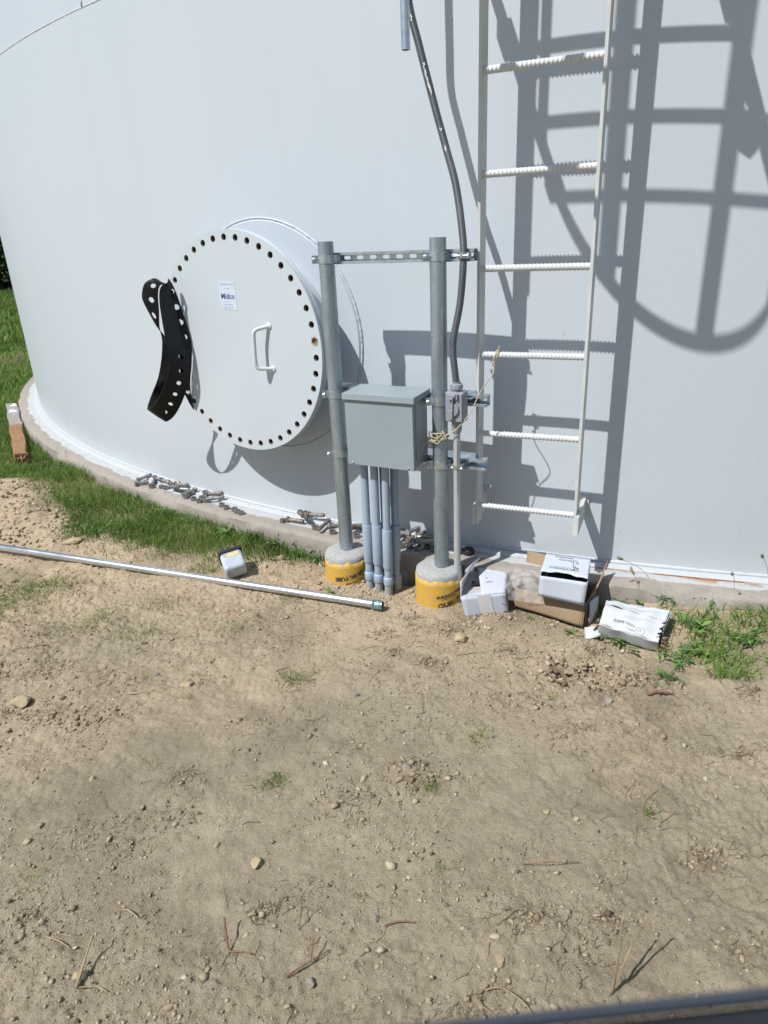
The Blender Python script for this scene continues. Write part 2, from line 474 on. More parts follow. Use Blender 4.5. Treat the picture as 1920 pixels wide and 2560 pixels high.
    nt.links.new(mixc(nt, ramp(nt, mr.outputs[0], [(0.10, 0.0), (0.16, 1.0)]), grey, rot), b.inputs['Base Color'])
    b.inputs['Roughness'].default_value = 0.9
    bump(nt, b, grain, 0.7, 0.01)
    MT['timber'] = m
    MT['door'] = simple('dark_car_paint', (0.010, 0.012, 0.016), (0.013, 0.015, 0.02), 4, 0.22, 0.0, 0, 0, 0, (1, 1, 1), 0.4, 0.6, 0.6)
    MT['seal'] = simple('window_seal_rubber', (0.02, 0.022, 0.025), (0.03, 0.032, 0.035), 10, 0.5)
    MT['sillglint'] = simple('sill_highlight', (0.055, 0.07, 0.095), (0.065, 0.08, 0.105), 8, 0.4, 0.3)  # paler blue than the door, stands for the sill's highlight
    MT['bark'] = simple('dark_bark', (0.05, 0.04, 0.03), (0.10, 0.08, 0.06), 10, 0.9)
    MT['steel'] = simple('dark_chain_steel', (0.2, 0.2, 0.2), (0.32, 0.32, 0.32), 40, 0.4, 0.8)


build_materials()
MT['plate2'] = simple('thick_white_weld_paint', (0.448, 0.480, 0.512), (0.496, 0.528, 0.552), 12, 0.45)


# ------------------------------------------------------------------ mesh helpers
def unit(v):
    v = np.asarray(v, float)
    n = np.linalg.norm(v)
    return v / n if n > 1e-12 else v


def g_box(c, sx, sy, sz, ax=(1, 0, 0), ay=(0, 1, 0), az=(0, 0, 1)):
    c = np.asarray(c, float); ax, ay, az = (np.asarray(q, float) for q in (ax, ay, az))
    V = []
    for z in (-.5, .5):
        for x, y in ((-.5, -.5), (.5, -.5), (.5, .5), (-.5, .5)):
            V.append(c + ax * x * sx + ay * y * sy + az * z * sz)
    F = [(3, 2, 1, 0), (4, 5, 6, 7), (0, 1, 5, 4), (1, 2, 6, 5), (2, 3, 7, 6), (3, 0, 4, 7)]
    return V, F


def g_tube(pts, r, n=12, cap=True, inner=None):
    pts = [np.asarray(p, float) for p in pts]
    m = len(pts)
    rs = r if hasattr(r, '__len__') else [r] * m
    tang = []
    for i in range(m):
        tang.append(unit(pts[min(i + 1, m - 1)] - pts[max(i - 1, 0)]))
    ref = np.array([0, 0, 1.0]) if abs(tang[0][2]) < 0.9 else np.array([1.0, 0, 0])
    nx = unit(np.cross(tang[0], ref))
    V, F = [], []
    for i in range(m):
        nx = unit(nx - tang[i] * np.dot(nx, tang[i]))
        ny = np.cross(tang[i], nx)
        for k in range(n):
            a = 2 * PI * k / n
            V.append(pts[i] + (nx * math.cos(a) + ny * math.sin(a)) * rs[i])
    for i in range(m - 1):
        for k in range(n):
            k2 = (k + 1) % n
            F.append((i * n + k, i * n + k2, (i + 1) * n + k2, (i + 1) * n + k))
    if cap:
        F.append(tuple(reversed(range(n))))
        F.append(tuple(range((m - 1) * n, m * n)))
    return V, F


def g_lathe(prof, n=24, c=(0, 0, 0), ax=(0, 0, 1), closed=False):
    """prof: list of (radius, height) along the axis"""
    c = np.asarray(c, float); ax = unit(ax)
    ref = np.array([1.0, 0, 0]) if abs(ax[0]) < 0.9 else np.array([0, 1.0, 0])
    nx = unit(np.cross(ref, ax)); ny = np.cross(ax, nx)
    V, F = [], []
    for r, h in prof:
        for k in range(n):
            a = 2 * PI * k / n
            V.append(c + ax * h + (nx * math.cos(a) + ny * math.sin(a)) * r)
    m = len(prof)
    for i in range(m if closed else m - 1):
        j = (i + 1) % m
        for k in range(n):
            k2 = (k + 1) % n
            F.append((i * n + k, i * n + k2, j * n + k2, j * n + k))
    if not closed:
        if prof[0][0] > 1e-6:
            F.append(tuple(reversed(range(n))))
        if prof[-1][0] > 1e-6:
            F.append(tuple(range((m - 1) * n, m * n)))
    return V, F


def g_pipe(c0, c1, ro, ri, n=20):
    """hollow pipe between two points"""
    c0 = np.asarray(c0, float); c1 = np.asarray(c1, float)
    L = np.linalg.norm(c1 - c0)
    return g_lathe([(ri, 0), (ro, 0), (ro, L), (ri, L)], n, c0, c1 - c0, closed=True)


def g_sheet(p00, p10, p11, p01, n=6, m=6, amp=0.0, fr=9.0, seed=0.0, bulge=0.0):
    p00, p10, p11, p01 = (np.asarray(q, float) for q in (p00, p10, p11, p01))
    nrm = unit(np.cross(p10 - p00, p01 - p00))
    V, F = [], []
    for j in range(m + 1):
        for i in range(n + 1):
            s, t = i / n, j / m
            p = p00 * (1 - s) * (1 - t) + p10 * s * (1 - t) + p11 * s * t + p01 * (1 - s) * t
            e = math.sin(p[0] * fr * 6.1 + seed) * math.sin(p[1] * fr * 5.3 + seed * 1.7 + p[2] * fr * 4.7)
            p = p + nrm * (amp * e + bulge * math.sin(PI * s) * math.sin(PI * t))
            V.append(p)
    for j in range(m):
        for i in range(n):
            k = j * (n + 1) + i
            F.append((k, k + 1, k + n + 2, k + n + 1))
    return V, F


class MB:
    def __init__(self):
        self.v, self.f, self.m = [], [], []

    def add(self, vf, mat=0):
        V, F = vf
        o = len(self.v)
        self.v.extend(V)
        self.f.extend(tuple(i + o for i in f) for f in F)
        self.m.extend([mat] * len(F))
        return self

    def build(self, name, mats, parent=None, smooth=False, bevel=0.0, solid=0.0, flute=False, auto=None, local=False):
        off = np.array(parent.location) if (parent is not None and not local) else np.zeros(3)
        me = bpy.data.meshes.new(name)
        V = np.array(self.v, float) - off
        me.from_pydata(V.tolist(), [], self.f)
        mats = mats if isinstance(mats, (list, tuple)) else [mats]
        for m in mats:
            me.materials.append(m)
        if len(mats) > 1:
            me.polygons.foreach_set('material_index', self.m)
        bm = bmesh.new(); bm.from_mesh(me)
        bmesh.ops.recalc_face_normals(bm, faces=bm.faces)
        bm.to_mesh(me); bm.free()
        if smooth:
            me.polygons.foreach_set('use_smooth', [True] * len(me.polygons))
        if auto is not None:
            me.set_sharp_from_angle(angle=math.radians(auto))
        if flute:
            a = me.attributes.new('flute', 'FLOAT', 'POINT')
            a.data.foreach_set('value', (V[:, 0] * 0.8 - V[:, 1] * 0.6).astype(np.float32))
        o = bpy.data.objects.new(name, me)
        col.objects.link(o)
        if parent is not None:
            o.parent = parent
        if bevel:
            md = o.modifiers.new('bevel', 'BEVEL'); md.width = bevel; md.segments = 2
            md.limit_method = 'ANGLE'; md.angle_limit = math.radians(40)
        if solid:
            md = o.modifiers.new('solid', 'SOLIDIFY'); md.thickness = solid; md.offset = 0
        return o


def tag(o, label=None, cat=None, group=None, kind=None):
    if label: o['label'] = label
    if cat: o['category'] = cat
    if group: o['group'] = group
    if kind: o['kind'] = kind
    return o


def empty(name, loc, label=None, cat=None, group=None):
    o = bpy.data.objects.new(name, None)
    o.empty_display_size = 0.05
    o.location = loc
    col.objects.link(o)
    return tag(o, label, cat, group)


def mesh_np(name, V, F, mat, rnd=None, smooth=False, attrs=None, parent=None):
    """V (n,3) array, F list of index arrays, each (m,k)"""
    me = bpy.data.meshes.new(name)
    V = np.ascontiguousarray(V, np.float32)
    me.vertices.add(len(V)); me.vertices.foreach_set('co', V.ravel())
    idx = np.concatenate([f.ravel() for f in F]).astype(np.int32)
    tot = np.concatenate([np.full(len(f), f.shape[1], np.int32) for f in F])
    start = np.concatenate([[0], np.cumsum(tot)[:-1]]).astype(np.int32)
    me.loops.add(len(idx)); me.loops.foreach_set('vertex_index', idx)
    me.polygons.add(len(tot)); me.polygons.foreach_set('loop_start', start); me.polygons.foreach_set('loop_total', tot)
    if smooth:
        me.polygons.foreach_set('use_smooth', np.ones(len(tot), bool))
    me.update(calc_edges=True)
    if rnd is not None:
        a = me.attributes.new('rnd', 'FLOAT', 'POINT'); a.data.foreach_set('value', np.ascontiguousarray(rnd, np.float32))
    for k, val in (attrs or {}).items():
        a = me.attributes.new(k, 'FLOAT_VECTOR', 'POINT'); a.data.foreach_set('vector', np.ascontiguousarray(val, np.float32).ravel())
    me.materials.append(mat)
    o = bpy.data.objects.new(name, me)
    col.objects.link(o)
    if parent is not None:
        o.parent = parent
    return o


def text_geo(body, size, bold=0.0):
    cu = bpy.data.curves.new('lettering', 'FONT')
    cu.body = body; cu.size = size; cu.resolution_u = 2; cu.offset = bold
    cu.align_x = 'CENTER'; cu.align_y = 'CENTER'
    o = bpy.data.objects.new('lettering', cu)
    me = bpy.data.meshes.new_from_object(o)
    V = np.array([v.co[:] for v in me.vertices])
    F = [tuple(p.vertices) for p in me.polygons]
    bpy.data.objects.remove(o); bpy.data.curves.remove(cu); bpy.data.meshes.remove(me)
    return V, F


def place2d(VF, fn):
    V, F = VF
    return [np.array(fn(v[0], v[1])) for v in V], F


# ------------------------------------------------------------------ numeric noise and the ground surface
def vnoise(x, y, seed=0):
    xi = np.floor(x).astype(np.int64); yi = np.floor(y).astype(np.int64)
    fx = x - xi; fy = y - yi
    fx = fx * fx * fx * (fx * (fx * 6 - 15) + 10); fy = fy * fy * fy * (fy * (fy * 6 - 15) + 10)

    def h(a, b):
        n = (a * 374761393 + b * 668265263 + seed * 982451653) & 0xffffffff
        n = ((n ^ (n >> 13)) * 1274126177) & 0xffffffff
        n = n ^ (n >> 16)
        return (n & 0xffff) / 65535.0
    a, b, c_, d = h(xi, yi), h(xi + 1, yi), h(xi, yi + 1), h(xi + 1, yi + 1)
    return (a * (1 - fx) + b * fx) * (1 - fy) + (c_ * (1 - fx) + d * fx) * fy - 0.5


def fbm(x, y, f, octv=3, seed=0, gain=0.5):
    r = 0; a = 1.0
    for i in range(octv):
        r = r + a * vnoise(x * f + 13.7 * i, y * f - 7.1 * i, seed + i)
        f *= 2.03; a *= gain
    return r


BUMPS = [(-2.25, 3.95, .34, .26, .10), (-1.92, 3.62, .26, .22, .075), (-2.7, 4.15, .4, .3, .09), 
         (-.19, 2.74, .2, .14, .045), (.43, 2.355, .085, .045, .04), (.55, 2.30, .09, .05, .03), (.74, 2.17, .13, .045, .035),
         (.618, 2.058, .030, .018, -.19), (.655, 2.035, .03, .013, -.10), (.70, 1.995, .05, .012, -.10), (.74, 1.97, .02, .02, -.06), (.625, 2.02, .012, .035, -.05), (.775, 1.935, .045, .022, -.04), (.60, 2.0, .02, .05, -.03),
         (.70, 2.07, .14, .03, .022), (.86, 1.98, .06, .04, .02), (1.1, 1.9, .1, .05, .02),
         (.12, 2.79, .13, .06, -.05), (-.55, 2.93, .3, .05, .018), (.07, 1.56, .07, .05, .018),
         (-1.1, 1.9, .16, .08, .016), (-.05, 2.2, .5, .25, .012)]


def G(x, y):
    x = np.asarray(x, float); y = np.asarray(y, float)
    dist = np.hypot(x, y - 2)
    rr = np.hypot(x - TC[0], y - TC[1]) - RING
    z = -0.12 + 0.0 * x
    z = z + 0.03 * np.exp(-np.clip(rr, 0, None) / 0.45) * np.clip((-0.3 - x) / 0.4, 0, 1)
    z = z + 0.078 * np.exp(-np.clip(rr, 0, None) / 0.22) * np.clip((x - 0.80) / 0.25, 0, 1)
    for (bx, by, sx, sy, h) in BUMPS:
        z = z + h * np.exp(-(((x - bx) / sx) ** 2 + ((y - by) / sy) ** 2))
    near = 1.0 / (1 + (dist / 7) ** 4)
    rough = 0.55 + 1.6 * np.clip(fbm(x, y, 1.3, 2, 40) + 0.12, 0, 0.6)
    rough = rough + 2.0 * np.exp(-(((x + 2.1) / .7) ** 2 + ((y - 3.7) / .5) ** 2)) + 2.2 * np.exp(-(((x - .7) / .16) ** 2 + ((y - 2.0) / .13) ** 2))
    z = z + 0.030 * fbm(x, y, 0.9, 2, 1)
    z = z + near * rough * (0.026 * fbm(x, y, 4.2, 2, 3) + 0.0085 * fbm(x * 0.8 + y * .3, y, 17, 2, 5) + 0.0020 * np.abs(fbm(x, y, 34, 2, 7)) + 0.0075 * fbm(x, y, 80, 2, 9))
    # thin crust plates and crumbly ridges with sharp little edges
    f1 = fbm(x + .35 * y, y, 9, 3, 140); f2 = fbm(x, y + .2 * x, 23, 3, 150)
    crust = 1 / (1 + np.exp(-np.clip(f1 * 38, -30, 30))) + 1 / (1 + np.exp(-np.clip((f1 + .22) * 45, -30, 30)))
    msk = np.clip(.35 + 2.2 * fbm(x, y, 2.1, 2, 160), 0, 1)
    z = z + near * (msk * .0026 * crust + .0022 * rough / (1 + np.exp(-np.clip((f2 - .10) * 34, -30, 30))))
    for fq, sd_, wd_, dp_c, th_ in ((3.1, 300, .010, .0075, .02), (5.3, 320, .016, .006, .05), (9.5, 340, .026, .0045, .08)):
        cr = np.exp(-(fbm(x, y, fq, 4, sd_, .55) / wd_) ** 2)
        z = z - near * dp_c * cr * np.clip((fbm(x, y, fq * .9, 2, sd_ + 7) - th_) * 9, 0, 1)
    # far off the land rises very slightly
    z = z + np.clip(dist - 12, 0, None) * 0.006
    return z


def in_poly(px, py, poly):
    ins = np.zeros(px.shape, bool)
    n = len(poly)
    for i in range(n):
        x1, y1 = poly[i]; x2, y2 = poly[(i + 1) % n]
        c = ((y1 > py) != (y2 > py)) & (px < (x2 - x1) * (py - y1) / (y2 - y1 + 1e-12) + x1)
        ins ^= c
    return ins


LAWN_L = [(-.18, 3.02), (-.33, 3.06), (-.53, 3.04), (-.83, 3.07), (-1.26, 3.2), (-1.6, 3.34), (-1.82, 3.72), (-2.25, 4.2),
          (-2.55, 4.36), (-3.3, 4.7), (-6, 5.0), (-40, 6), (-400, 20), (-400, 400), (60, 400), (40, 30), (0, 6), (-.1, 3.3)]
LAWN_R = [(.83, 2.72), (.80, 2.36), (.98, 2.1), (.93, 1.97), (1.07, 1.9), (1.3, 1.93), (1.6, 1.8), (3, 1.3), (8, 0.2), (60, -8), (60, 30), (20, 8), (4, 2.2)]


def lawn_mask(x, y):
    jx = x + 0.09 * fbm(x, y, 5, 3, 21); jy = y + 0.09 * fbm(x, y, 5, 3, 25)
    m = in_poly(jx, jy, LAWN_L) | in_poly(jx, jy, LAWN_R)
    return m


def axis_grid(lo, a, b, hi, step, grow):
    mid = list(np.arange(a, b, step))
    left, s, x = [], step, a
    while x > lo:
        s *= grow; x -= s; left.append(x)
    right, s, x = [], step, mid[-1]
    while x < hi:
        s *= grow; x += s; right.append(x)
    return np.array(left[::-1] + mid + right)


gx = axis_grid(-420, -1.7, 1.7, 420, 0.0055, 1.06)
gy = axis_grid(-30, 0.84, 2.75, 600, 0.0052, 1.034)
X, Y = np.meshgrid(gx, gy)
Z = G(X, Y)
nx_, ny_ = len(gx), len(gy)
V = np.stack([X, Y, Z], -1).reshape(-1, 3)
ii = np.arange(nx_ * ny_).reshape(ny_, nx_)
Q = np.stack([ii[:-1, :-1], ii[:-1, 1:], ii[1:, 1:], ii[1:, :-1]], -1).reshape(-1, 4)
fx_, fy_ = X.ravel(), Y.ravel()
dug = np.clip((fy_ - 1.7) / 1.1 + 0.7 * fbm(fx_, fy_, 1.7, 3, 60), 0, 1)  # soil tone mask, rising with distance from the camera
lm = (lawn_mask(fx_, fy_) & (fx_ < 0)) * np.clip(.55 + .12 * (np.hypot(fx_, fy_) - 4.5) + .5 * fbm(fx_, fy_, 7, 3, 66), .15, 1)
rdist = np.hypot(fx_, fy_)
dry = np.clip(1 - np.abs(rdist - 10.6) / 1.2, 0, 1) + 0.5 * np.clip(fbm(fx_, fy_, 0.8, 3, 77), 0, 1)
ground = mesh_np('ground', V, [Q], MT['soil'], smooth=True, attrs={'zone': np.stack([dug, lm, np.clip(dry, 0, 1)], -1)})
tag(ground, kind='structure')

# ------------------------------------------------------------------ concrete ring
ths = np.concatenate([np.linspace(-2.2, 0.7, 1500), np.linspace(0.7, 2 * PI - 2.2, 180)[1:-1]])
prof = [(TR - .25, -.01), (TR - .02, -.003), (TR + .03, 0), (TR + .08, 0), (TR + .13, 0), (RING - .012, -.001), (RING - .003, -.006), (RING, -.016), (RING + .002, -.05), (RING + .003, -.09), (RING + .004, -.14), (RING + .006, -.5)]
V, F = [], []
m = len(prof)
for i, t in enumerate(ths):
    s_ = t * TR
    for j, (r, z) in enumerate(prof):
        a = np.array([s_]); b = np.array([j * 0.37])
        n1 = float(fbm(a * 1.0, b, 9, 3, 30)[0]); n2 = float(fbm(a, b, 40, 2, 33)[0])
        k = 1.0 if j >= 4 else 0.25
        chip = -0.012 * max(0.0, float(fbm(a, b * 0, 3.3, 3, 36)[0]) - 0.22) * 6 if j in (5, 6, 7) else 0
        V.append(tank(t, r + k * (0.006 * n1 + 0.004 * n2) + chip, z + k * 0.3 * (0.006 * n2) + (chip * .6 if j in (5, 6) else 0)))
N = len(ths)
F = []
for i in range(N):
    i2 = (i + 1) % N
    for j in range(m - 1):
        F.append((i * m + j, i2 * m + j, i2 * m + j + 1, i * m + j + 1))
mb = MB(); mb.add((V, F))
ring = mb.build('ring_foundation', MT['ring'], smooth=True, auto=50)
tag(ring, 'low concrete ring foundation with white overspray around the tank foot', 'foundation')

# ------------------------------------------------------------------ tank
tk = empty('storage_tank', (TC[0], TC[1], 0), 'huge white painted steel storage tank filling the upper background', 'storage tank')


def ring_surface(prof, ts, closed=True):
    V, F = [], []
    m = len(prof); n = len(ts)
    for t in ts:
        for r, z in prof:
            V.append(tank(t, r, z))
    for i in range(n if closed else n - 1):
        i2 = (i + 1) % n
        for j in range(m - 1):
            F.append((i * m + j, i2 * m + j, i2 * m + j + 1, i * m + j + 1))
    return V, F


full = np.linspace(-PI, PI, 720, endpoint=False)
zz = [0.004] + list(np.linspace(0.3, 9.1, 12))
mb = MB(); mb.add(ring_surface([(TR, z) for z in zz], full))
mb.build('shell', MT['tank'], tk, smooth=True)
mb = MB(); mb.add(ring_surface([(TR + .14, 9.1), (TR + .10, 9.16), (TR * .5, 9.75), (0.01, 10.0)], full[::4]))
mb.build('unseen_roof', MT['tank'], tk, smooth=True, auto=30)  # out of view, added so that no light leaks into the shell
mb = MB(); mb.add(ring_surface([(TR - .02, .009), (TR + .048, .009), (TR + .052, .006), (TR + .052, -.004)], full))
mb.build('bottom_plate', MT['plate'], tk, smooth=True, auto=40)
# fillet bead between shell and bottom plate
ts = np.linspace(-2.0, 0.6, 900)


def bead(fn, ts, r, n=7, wob=0.0025, seed=0):
    P = []
    for i, t in enumerate(ts):
        P.append(np.array(fn(t)))
    rs = [r * (1 + 0.15 * math.sin(i * 1.9 + seed) * math.sin(i * 0.37 + seed)) + wob * (random.random() - .5) for i in range(len(ts))]
    return g_tube(P, rs, n)


mb = MB(); mb.add(bead(lambda t: tank(t, TR + .001, .014), ts, .008))
mb.build('foot_weld', MT['tank'], tk, smooth=True)
mb = MB(); mb.add(bead(lambda t: tank(t, TR - .002, 2.378), np.linspace(-2.0, 0.6, 1100), .0045, 7, .0016))
mb.build('weld_seam', MT['tank'], tk, smooth=True)
mb = MB(); mb.add(bead(lambda z: tank(math.radians(-41.2), TR - .002, z), np.linspace(2.38, 9, 300), .0075, 7, .002))
mb.build('weld_seam', MT['tank'], tk, smooth=True)


def on_shell(cth_s, cz, r, a):
    s_ = cth_s + r * math.cos(a)
    return tank(s_ / TR, TR - .001, cz + r * math.sin(a))


# faint scar of an old round patch left of the manway
mb = MB(); mb.add(bead(lambda a: tank((-5.27 + .54 * math.cos(a)) / TR, TR - .0022, .86 + .54 * math.sin(a)), np.linspace(0, 2 * PI, 160), .0026, 6, .0003))
mb.build('patch_scar', MT['tank'], tk, smooth=True)
# manway: reinforcing pad, neck, flange
MTH = -0.5837
mb = MB()
Vp, Fp = [], []
for i, r in enumerate((.36, .44, .515, .524)):
    for k in range(120):
        a = 2 * PI * k / 120
        p = np.array(tank(MTH + r * math.cos(a) / TR, TR + (.011 if i < 3 else -.001), CZ + r * math.sin(a)))
        Vp.append(p)
for i in range(3):
    for k in range(120):
        Fp.append((i * 120 + k, i * 120 + (k + 1) % 120, (i + 1) * 120 + (k + 1) % 120, (i + 1) * 120 + k))
mb.add((Vp, Fp))
mb.build('reinforcing_pad', MT['tank'], tk, smooth=True, auto=30)
mb = MB(); mb.add(bead(lambda a: tank(MTH + .526 * math.cos(a) / TR, TR + .003, CZ + .526 * math.sin(a)), np.linspace(0, 2 * PI, 420), .0050, 7, .0026, 2))
mb.build('pad_weld', MT['tank'], tk, smooth=True)
cn3 = (CN[0], CN[1], 0)
mb = MB(); mb.add(g_lathe([(.385, -.15), (.385, .165), (.372, .165), (.372, -.15)], 96, CF(0, 0, 0), cn3, closed=True))
mb.build('manway_neck', MT['tank'], tk, smooth=True, auto=40)
mb = MB(); mb.add(g_lathe([(.372, .163), (.484, .163), (.487, .166), (.487, .1775), (.484, .1805), (.372, .1805)], 160, CF(0, 0, 0), cn3, closed=True))
mb.build('manway_flange', MT['tank'], tk, smooth=True, auto=40)

# manway cover: a thing of its own, unbolted
cv = empty('manway_cover', CF(0, 0, .19), 'round white manway cover plate with empty bolt holes and a handle', 'manway cover')
NH, RB, RO = 42, .455, .487
RI = .42
FR, BK = .200, .1845
V, F, MI = [], [], []


def cadd(a, z, l):
    V.append(np.array(CF(a, z, l)))
    return len(V) - 1


inner_front = []
for hcount in range(NH):
    t0 = (hcount + .5) * 2 * PI / NH + .012
    hw = PI / NH
    # 16 boundary points of the sector
    bpts = []
    for q in range(4): bpts.append((RO, t0 - hw + 2 * hw * q / 4))
    for q in range(4): bpts.append((RO + (RI - RO) * q / 4, t0 + hw))
    for q in range(4): bpts.append((RI, t0 + hw - 2 * hw * q / 4))
    for q in range(4): bpts.append((RI + (RO - RI) * q / 4, t0 - hw))
    hp = []
    hr = .0142
    for q in range(16):
        phi = -3 * PI / 4 + PI / 2 + q * 2 * PI / 16     # start at the (outer, -t) corner
        dr, dt = hr * math.cos(phi), hr * math.sin(phi)
        hp.append((RB + dr, t0 + dt / RB))
    B = [cadd(r * math.cos(t), r * math.sin(t), FR) for r, t in bpts]
    Hf = [cadd(r * math.cos(t), r * math.sin(t), FR) for r, t in hp]
    Hb = [cadd(r * math.cos(t), r * math.sin(t), BK) for r, t in hp]
    for q in range(16):
        q2 = (q + 1) % 16
        F.append((B[q], B[q2], Hf[q2], Hf[q])); MI.append(0)
        F.append((Hf[q], Hf[q2], Hb[q2], Hb[q])); MI.append(1)
    # rim
    Rb_ = [cadd((RO + .0) * math.cos(bpts[q % 16][1]), RO * math.sin(bpts[q % 16][1]), BK) for q in range(5)]
    Of = B[0:5]
    for q in range(4):
        F.append((Of[q], Of[q + 1], Rb_[q + 1], Rb_[q])); MI.append(0)
    inner_front.append((t0 - hw, hw))
ctr = cadd(0, 0, FR)
mid = []
for hcount in range(NH):
    t0, hw = inner_front[hcount]
    for q in range(4):
        mid.append(cadd(RI * math.cos(t0 + 2 * hw * q / 4), RI * math.sin(t0 + 2 * hw * q / 4), FR))
for q in range(len(mid)):
    F.append((mid[q], mid[(q + 1) % len(mid)], ctr)); MI.append(0)
back = [cadd(RO * math.cos(2 * PI * k / 84), RO * math.sin(2 * PI * k / 84), BK - .0006) for k in range(84)]
mb = MB(); mb.v, mb.f, mb.m = V, F, MI
MT['coverpaint'] = simple('cover_paint', (0.464, 0.525, 0.567), (0.486, 0.541, 0.582), 3, 0.5, 0, 0.18, 9, 0.004)
pl = mb.build('plate', [MT['coverpaint'], MT['rust']], cv)
bm = bmesh.new(); bm.from_mesh(pl.data); bmesh.ops.remove_doubles(bm, verts=bm.verts, dist=1e-5); bmesh.ops.recalc_face_normals(bm, faces=bm.faces); bm.to_mesh(pl.data); bm.free()
mb = MB(); mb.add(g_lathe([(.41, .181), (.480, .181), (.480, .184), (.41, .184)], 120, CF(0, 0, 0), cn3, closed=True))
mb.build('gasket_line', MT['rubber'], cv, smooth=True, auto=40)
# rusty hex imprint and bore at each bolt hole
hexm = None
for hcount in range(NH):
    t0 = (hcount + .5) * 2 * PI / NH + .012
    c0 = np.array(CF(RB * math.cos(t0), RB * math.sin(t0), 0))
    if hexm is None:
        mb = MB()
        hx = []
        Vh, Fh = [], []
        for q in range(12):
            a = q * PI / 6
            rh = .0212 * (1.0 if q % 2 == 0 else .885)
            Vh.append(np.array([rh * math.cos(a), rh * math.sin(a), .2006]))
        for q in range(12):
            a = q * PI / 6
            Vh.append(np.array([.0146 * math.cos(a), .0146 * math.sin(a), .2008]))
        for q in range(12):
            q2 = (q + 1) % 12
            Fh.append((q, q2, 12 + q2, 12 + q))
        mb.add((Vh, Fh), 0)
        Vd = [np.array([.0141 * math.cos(q * PI / 6), .0141 * math.sin(q * PI / 6), .1915]) for q in range(12)]
        mb.add((Vd, [tuple(range(12))]), 1)
        MT['bare'] = simple('bare_stained_metal', (0.22, 0.16, 0.11), (0.44, 0.36, 0.28), 120, 0.7)
        o = mb.build('bolt_hole', [MT['bare'], MT['rust']])
        hexm = o
    else:
        o = hexm.copy(); col.objects.link(o)
    Mx = Matrix(((CT[0], 0, CN[0]), (CT[1], 0, CN[1]), (0, 1, 0))).to_4x4() @ Matrix.Rotation(random.random() * 1.0, 4, 'Z')
    Mx.translation = Vector(c0)
    o.matrix_world = Mx
    o.parent = cv
    o.matrix_parent_inverse = Matrix.Translation(-Vector(cv.location))
# handle
hp = [(.158, .085, .199), (.158, .085, .245), (.1585, .070, .258), (.158, -.075, .258), (.158, -.09, .245), (.158, -.09, .199)]
hp = [(.205, .092, .198), (.168, .082, .244), (.158, .068, .252), (.150, -.070, .252), (.158, -.086, .246), (.205, -.092, .198)]
P = []
ctrl = [np.array(CF(*q)) for q in hp]
for i in range(len(ctrl) - 1):
    for s in range(6):
        P.append(ctrl[i] + (ctrl[i + 1] - ctrl[i]) * s / 6)
P.append(ctrl[-1])
for _ in range(2):
    P = [P[0]] + [(P[i - 1] + 2 * P[i] + P[i + 1]) / 4 for i in range(1, len(P) - 1)] + [P[-1]]
mb = MB(); mb.add(g_tube(P, .0085, 12)); mb.build('handle', MT['rungp'], cv, smooth=True)
for q in ((.205, .092), (.205, -.092)):
    mb = MB(); mb.add(g_lathe([(.016, .199), (.014, .2035), (.010, .207)], 14, CF(q[0], q[1], 0), cn3))
    mb.build('handle_weld', MT['rungp'], cv, smooth=True)
# decal
dc = MB(); dc.add(g_box(CF(-.024, .214, .2007), .100, .120, .0008, (CT[0], CT[1], 0), (0, 0, 1), cn3))
decal = dc.build('decal', MT['decal'], cv)


def on_cover(cx_, cz_):
    return lambda x, y: CF(cx_ + x, cz_ + y, .2014)


mb = MB(); mb.add(place2d(text_geo('Midco', .034, .0009), on_cover(-.024, .211)))
lt = mb.build('lettering', MT['blueink'], decal, local=True)
lt.data.transform(Matrix.Translation(-Vector(cv.location)))
mb = MB()
for (x0, zc_, wd, hh, nn) in ((-.064, .262, .082, .010, 16), (-.054, .244, .05, .006, 13), (-.05, .190, .05, .003, 12), (-.048, .176, .056, .007, 12), (-.054, .163, .06, .009, 14)):
    for k in range(nn):
        if random.random() < .85:
            mb.add(g_box(CF(x0 + wd * (k + .5) / nn, zc_ + random.uniform(-.0008, .0008), .2013), wd / nn * random.uniform(.35, .7), hh * random.uniform(.6, 1), .0003, (CT[0], CT[1], 0), (0, 0, 1), cn3))
fp = mb.build('faded_print', MT['paleink'], decal, local=True); fp['kind'] = 'stuff'
fp.data.transform(Matrix.Translation(-Vector(cv.location)))

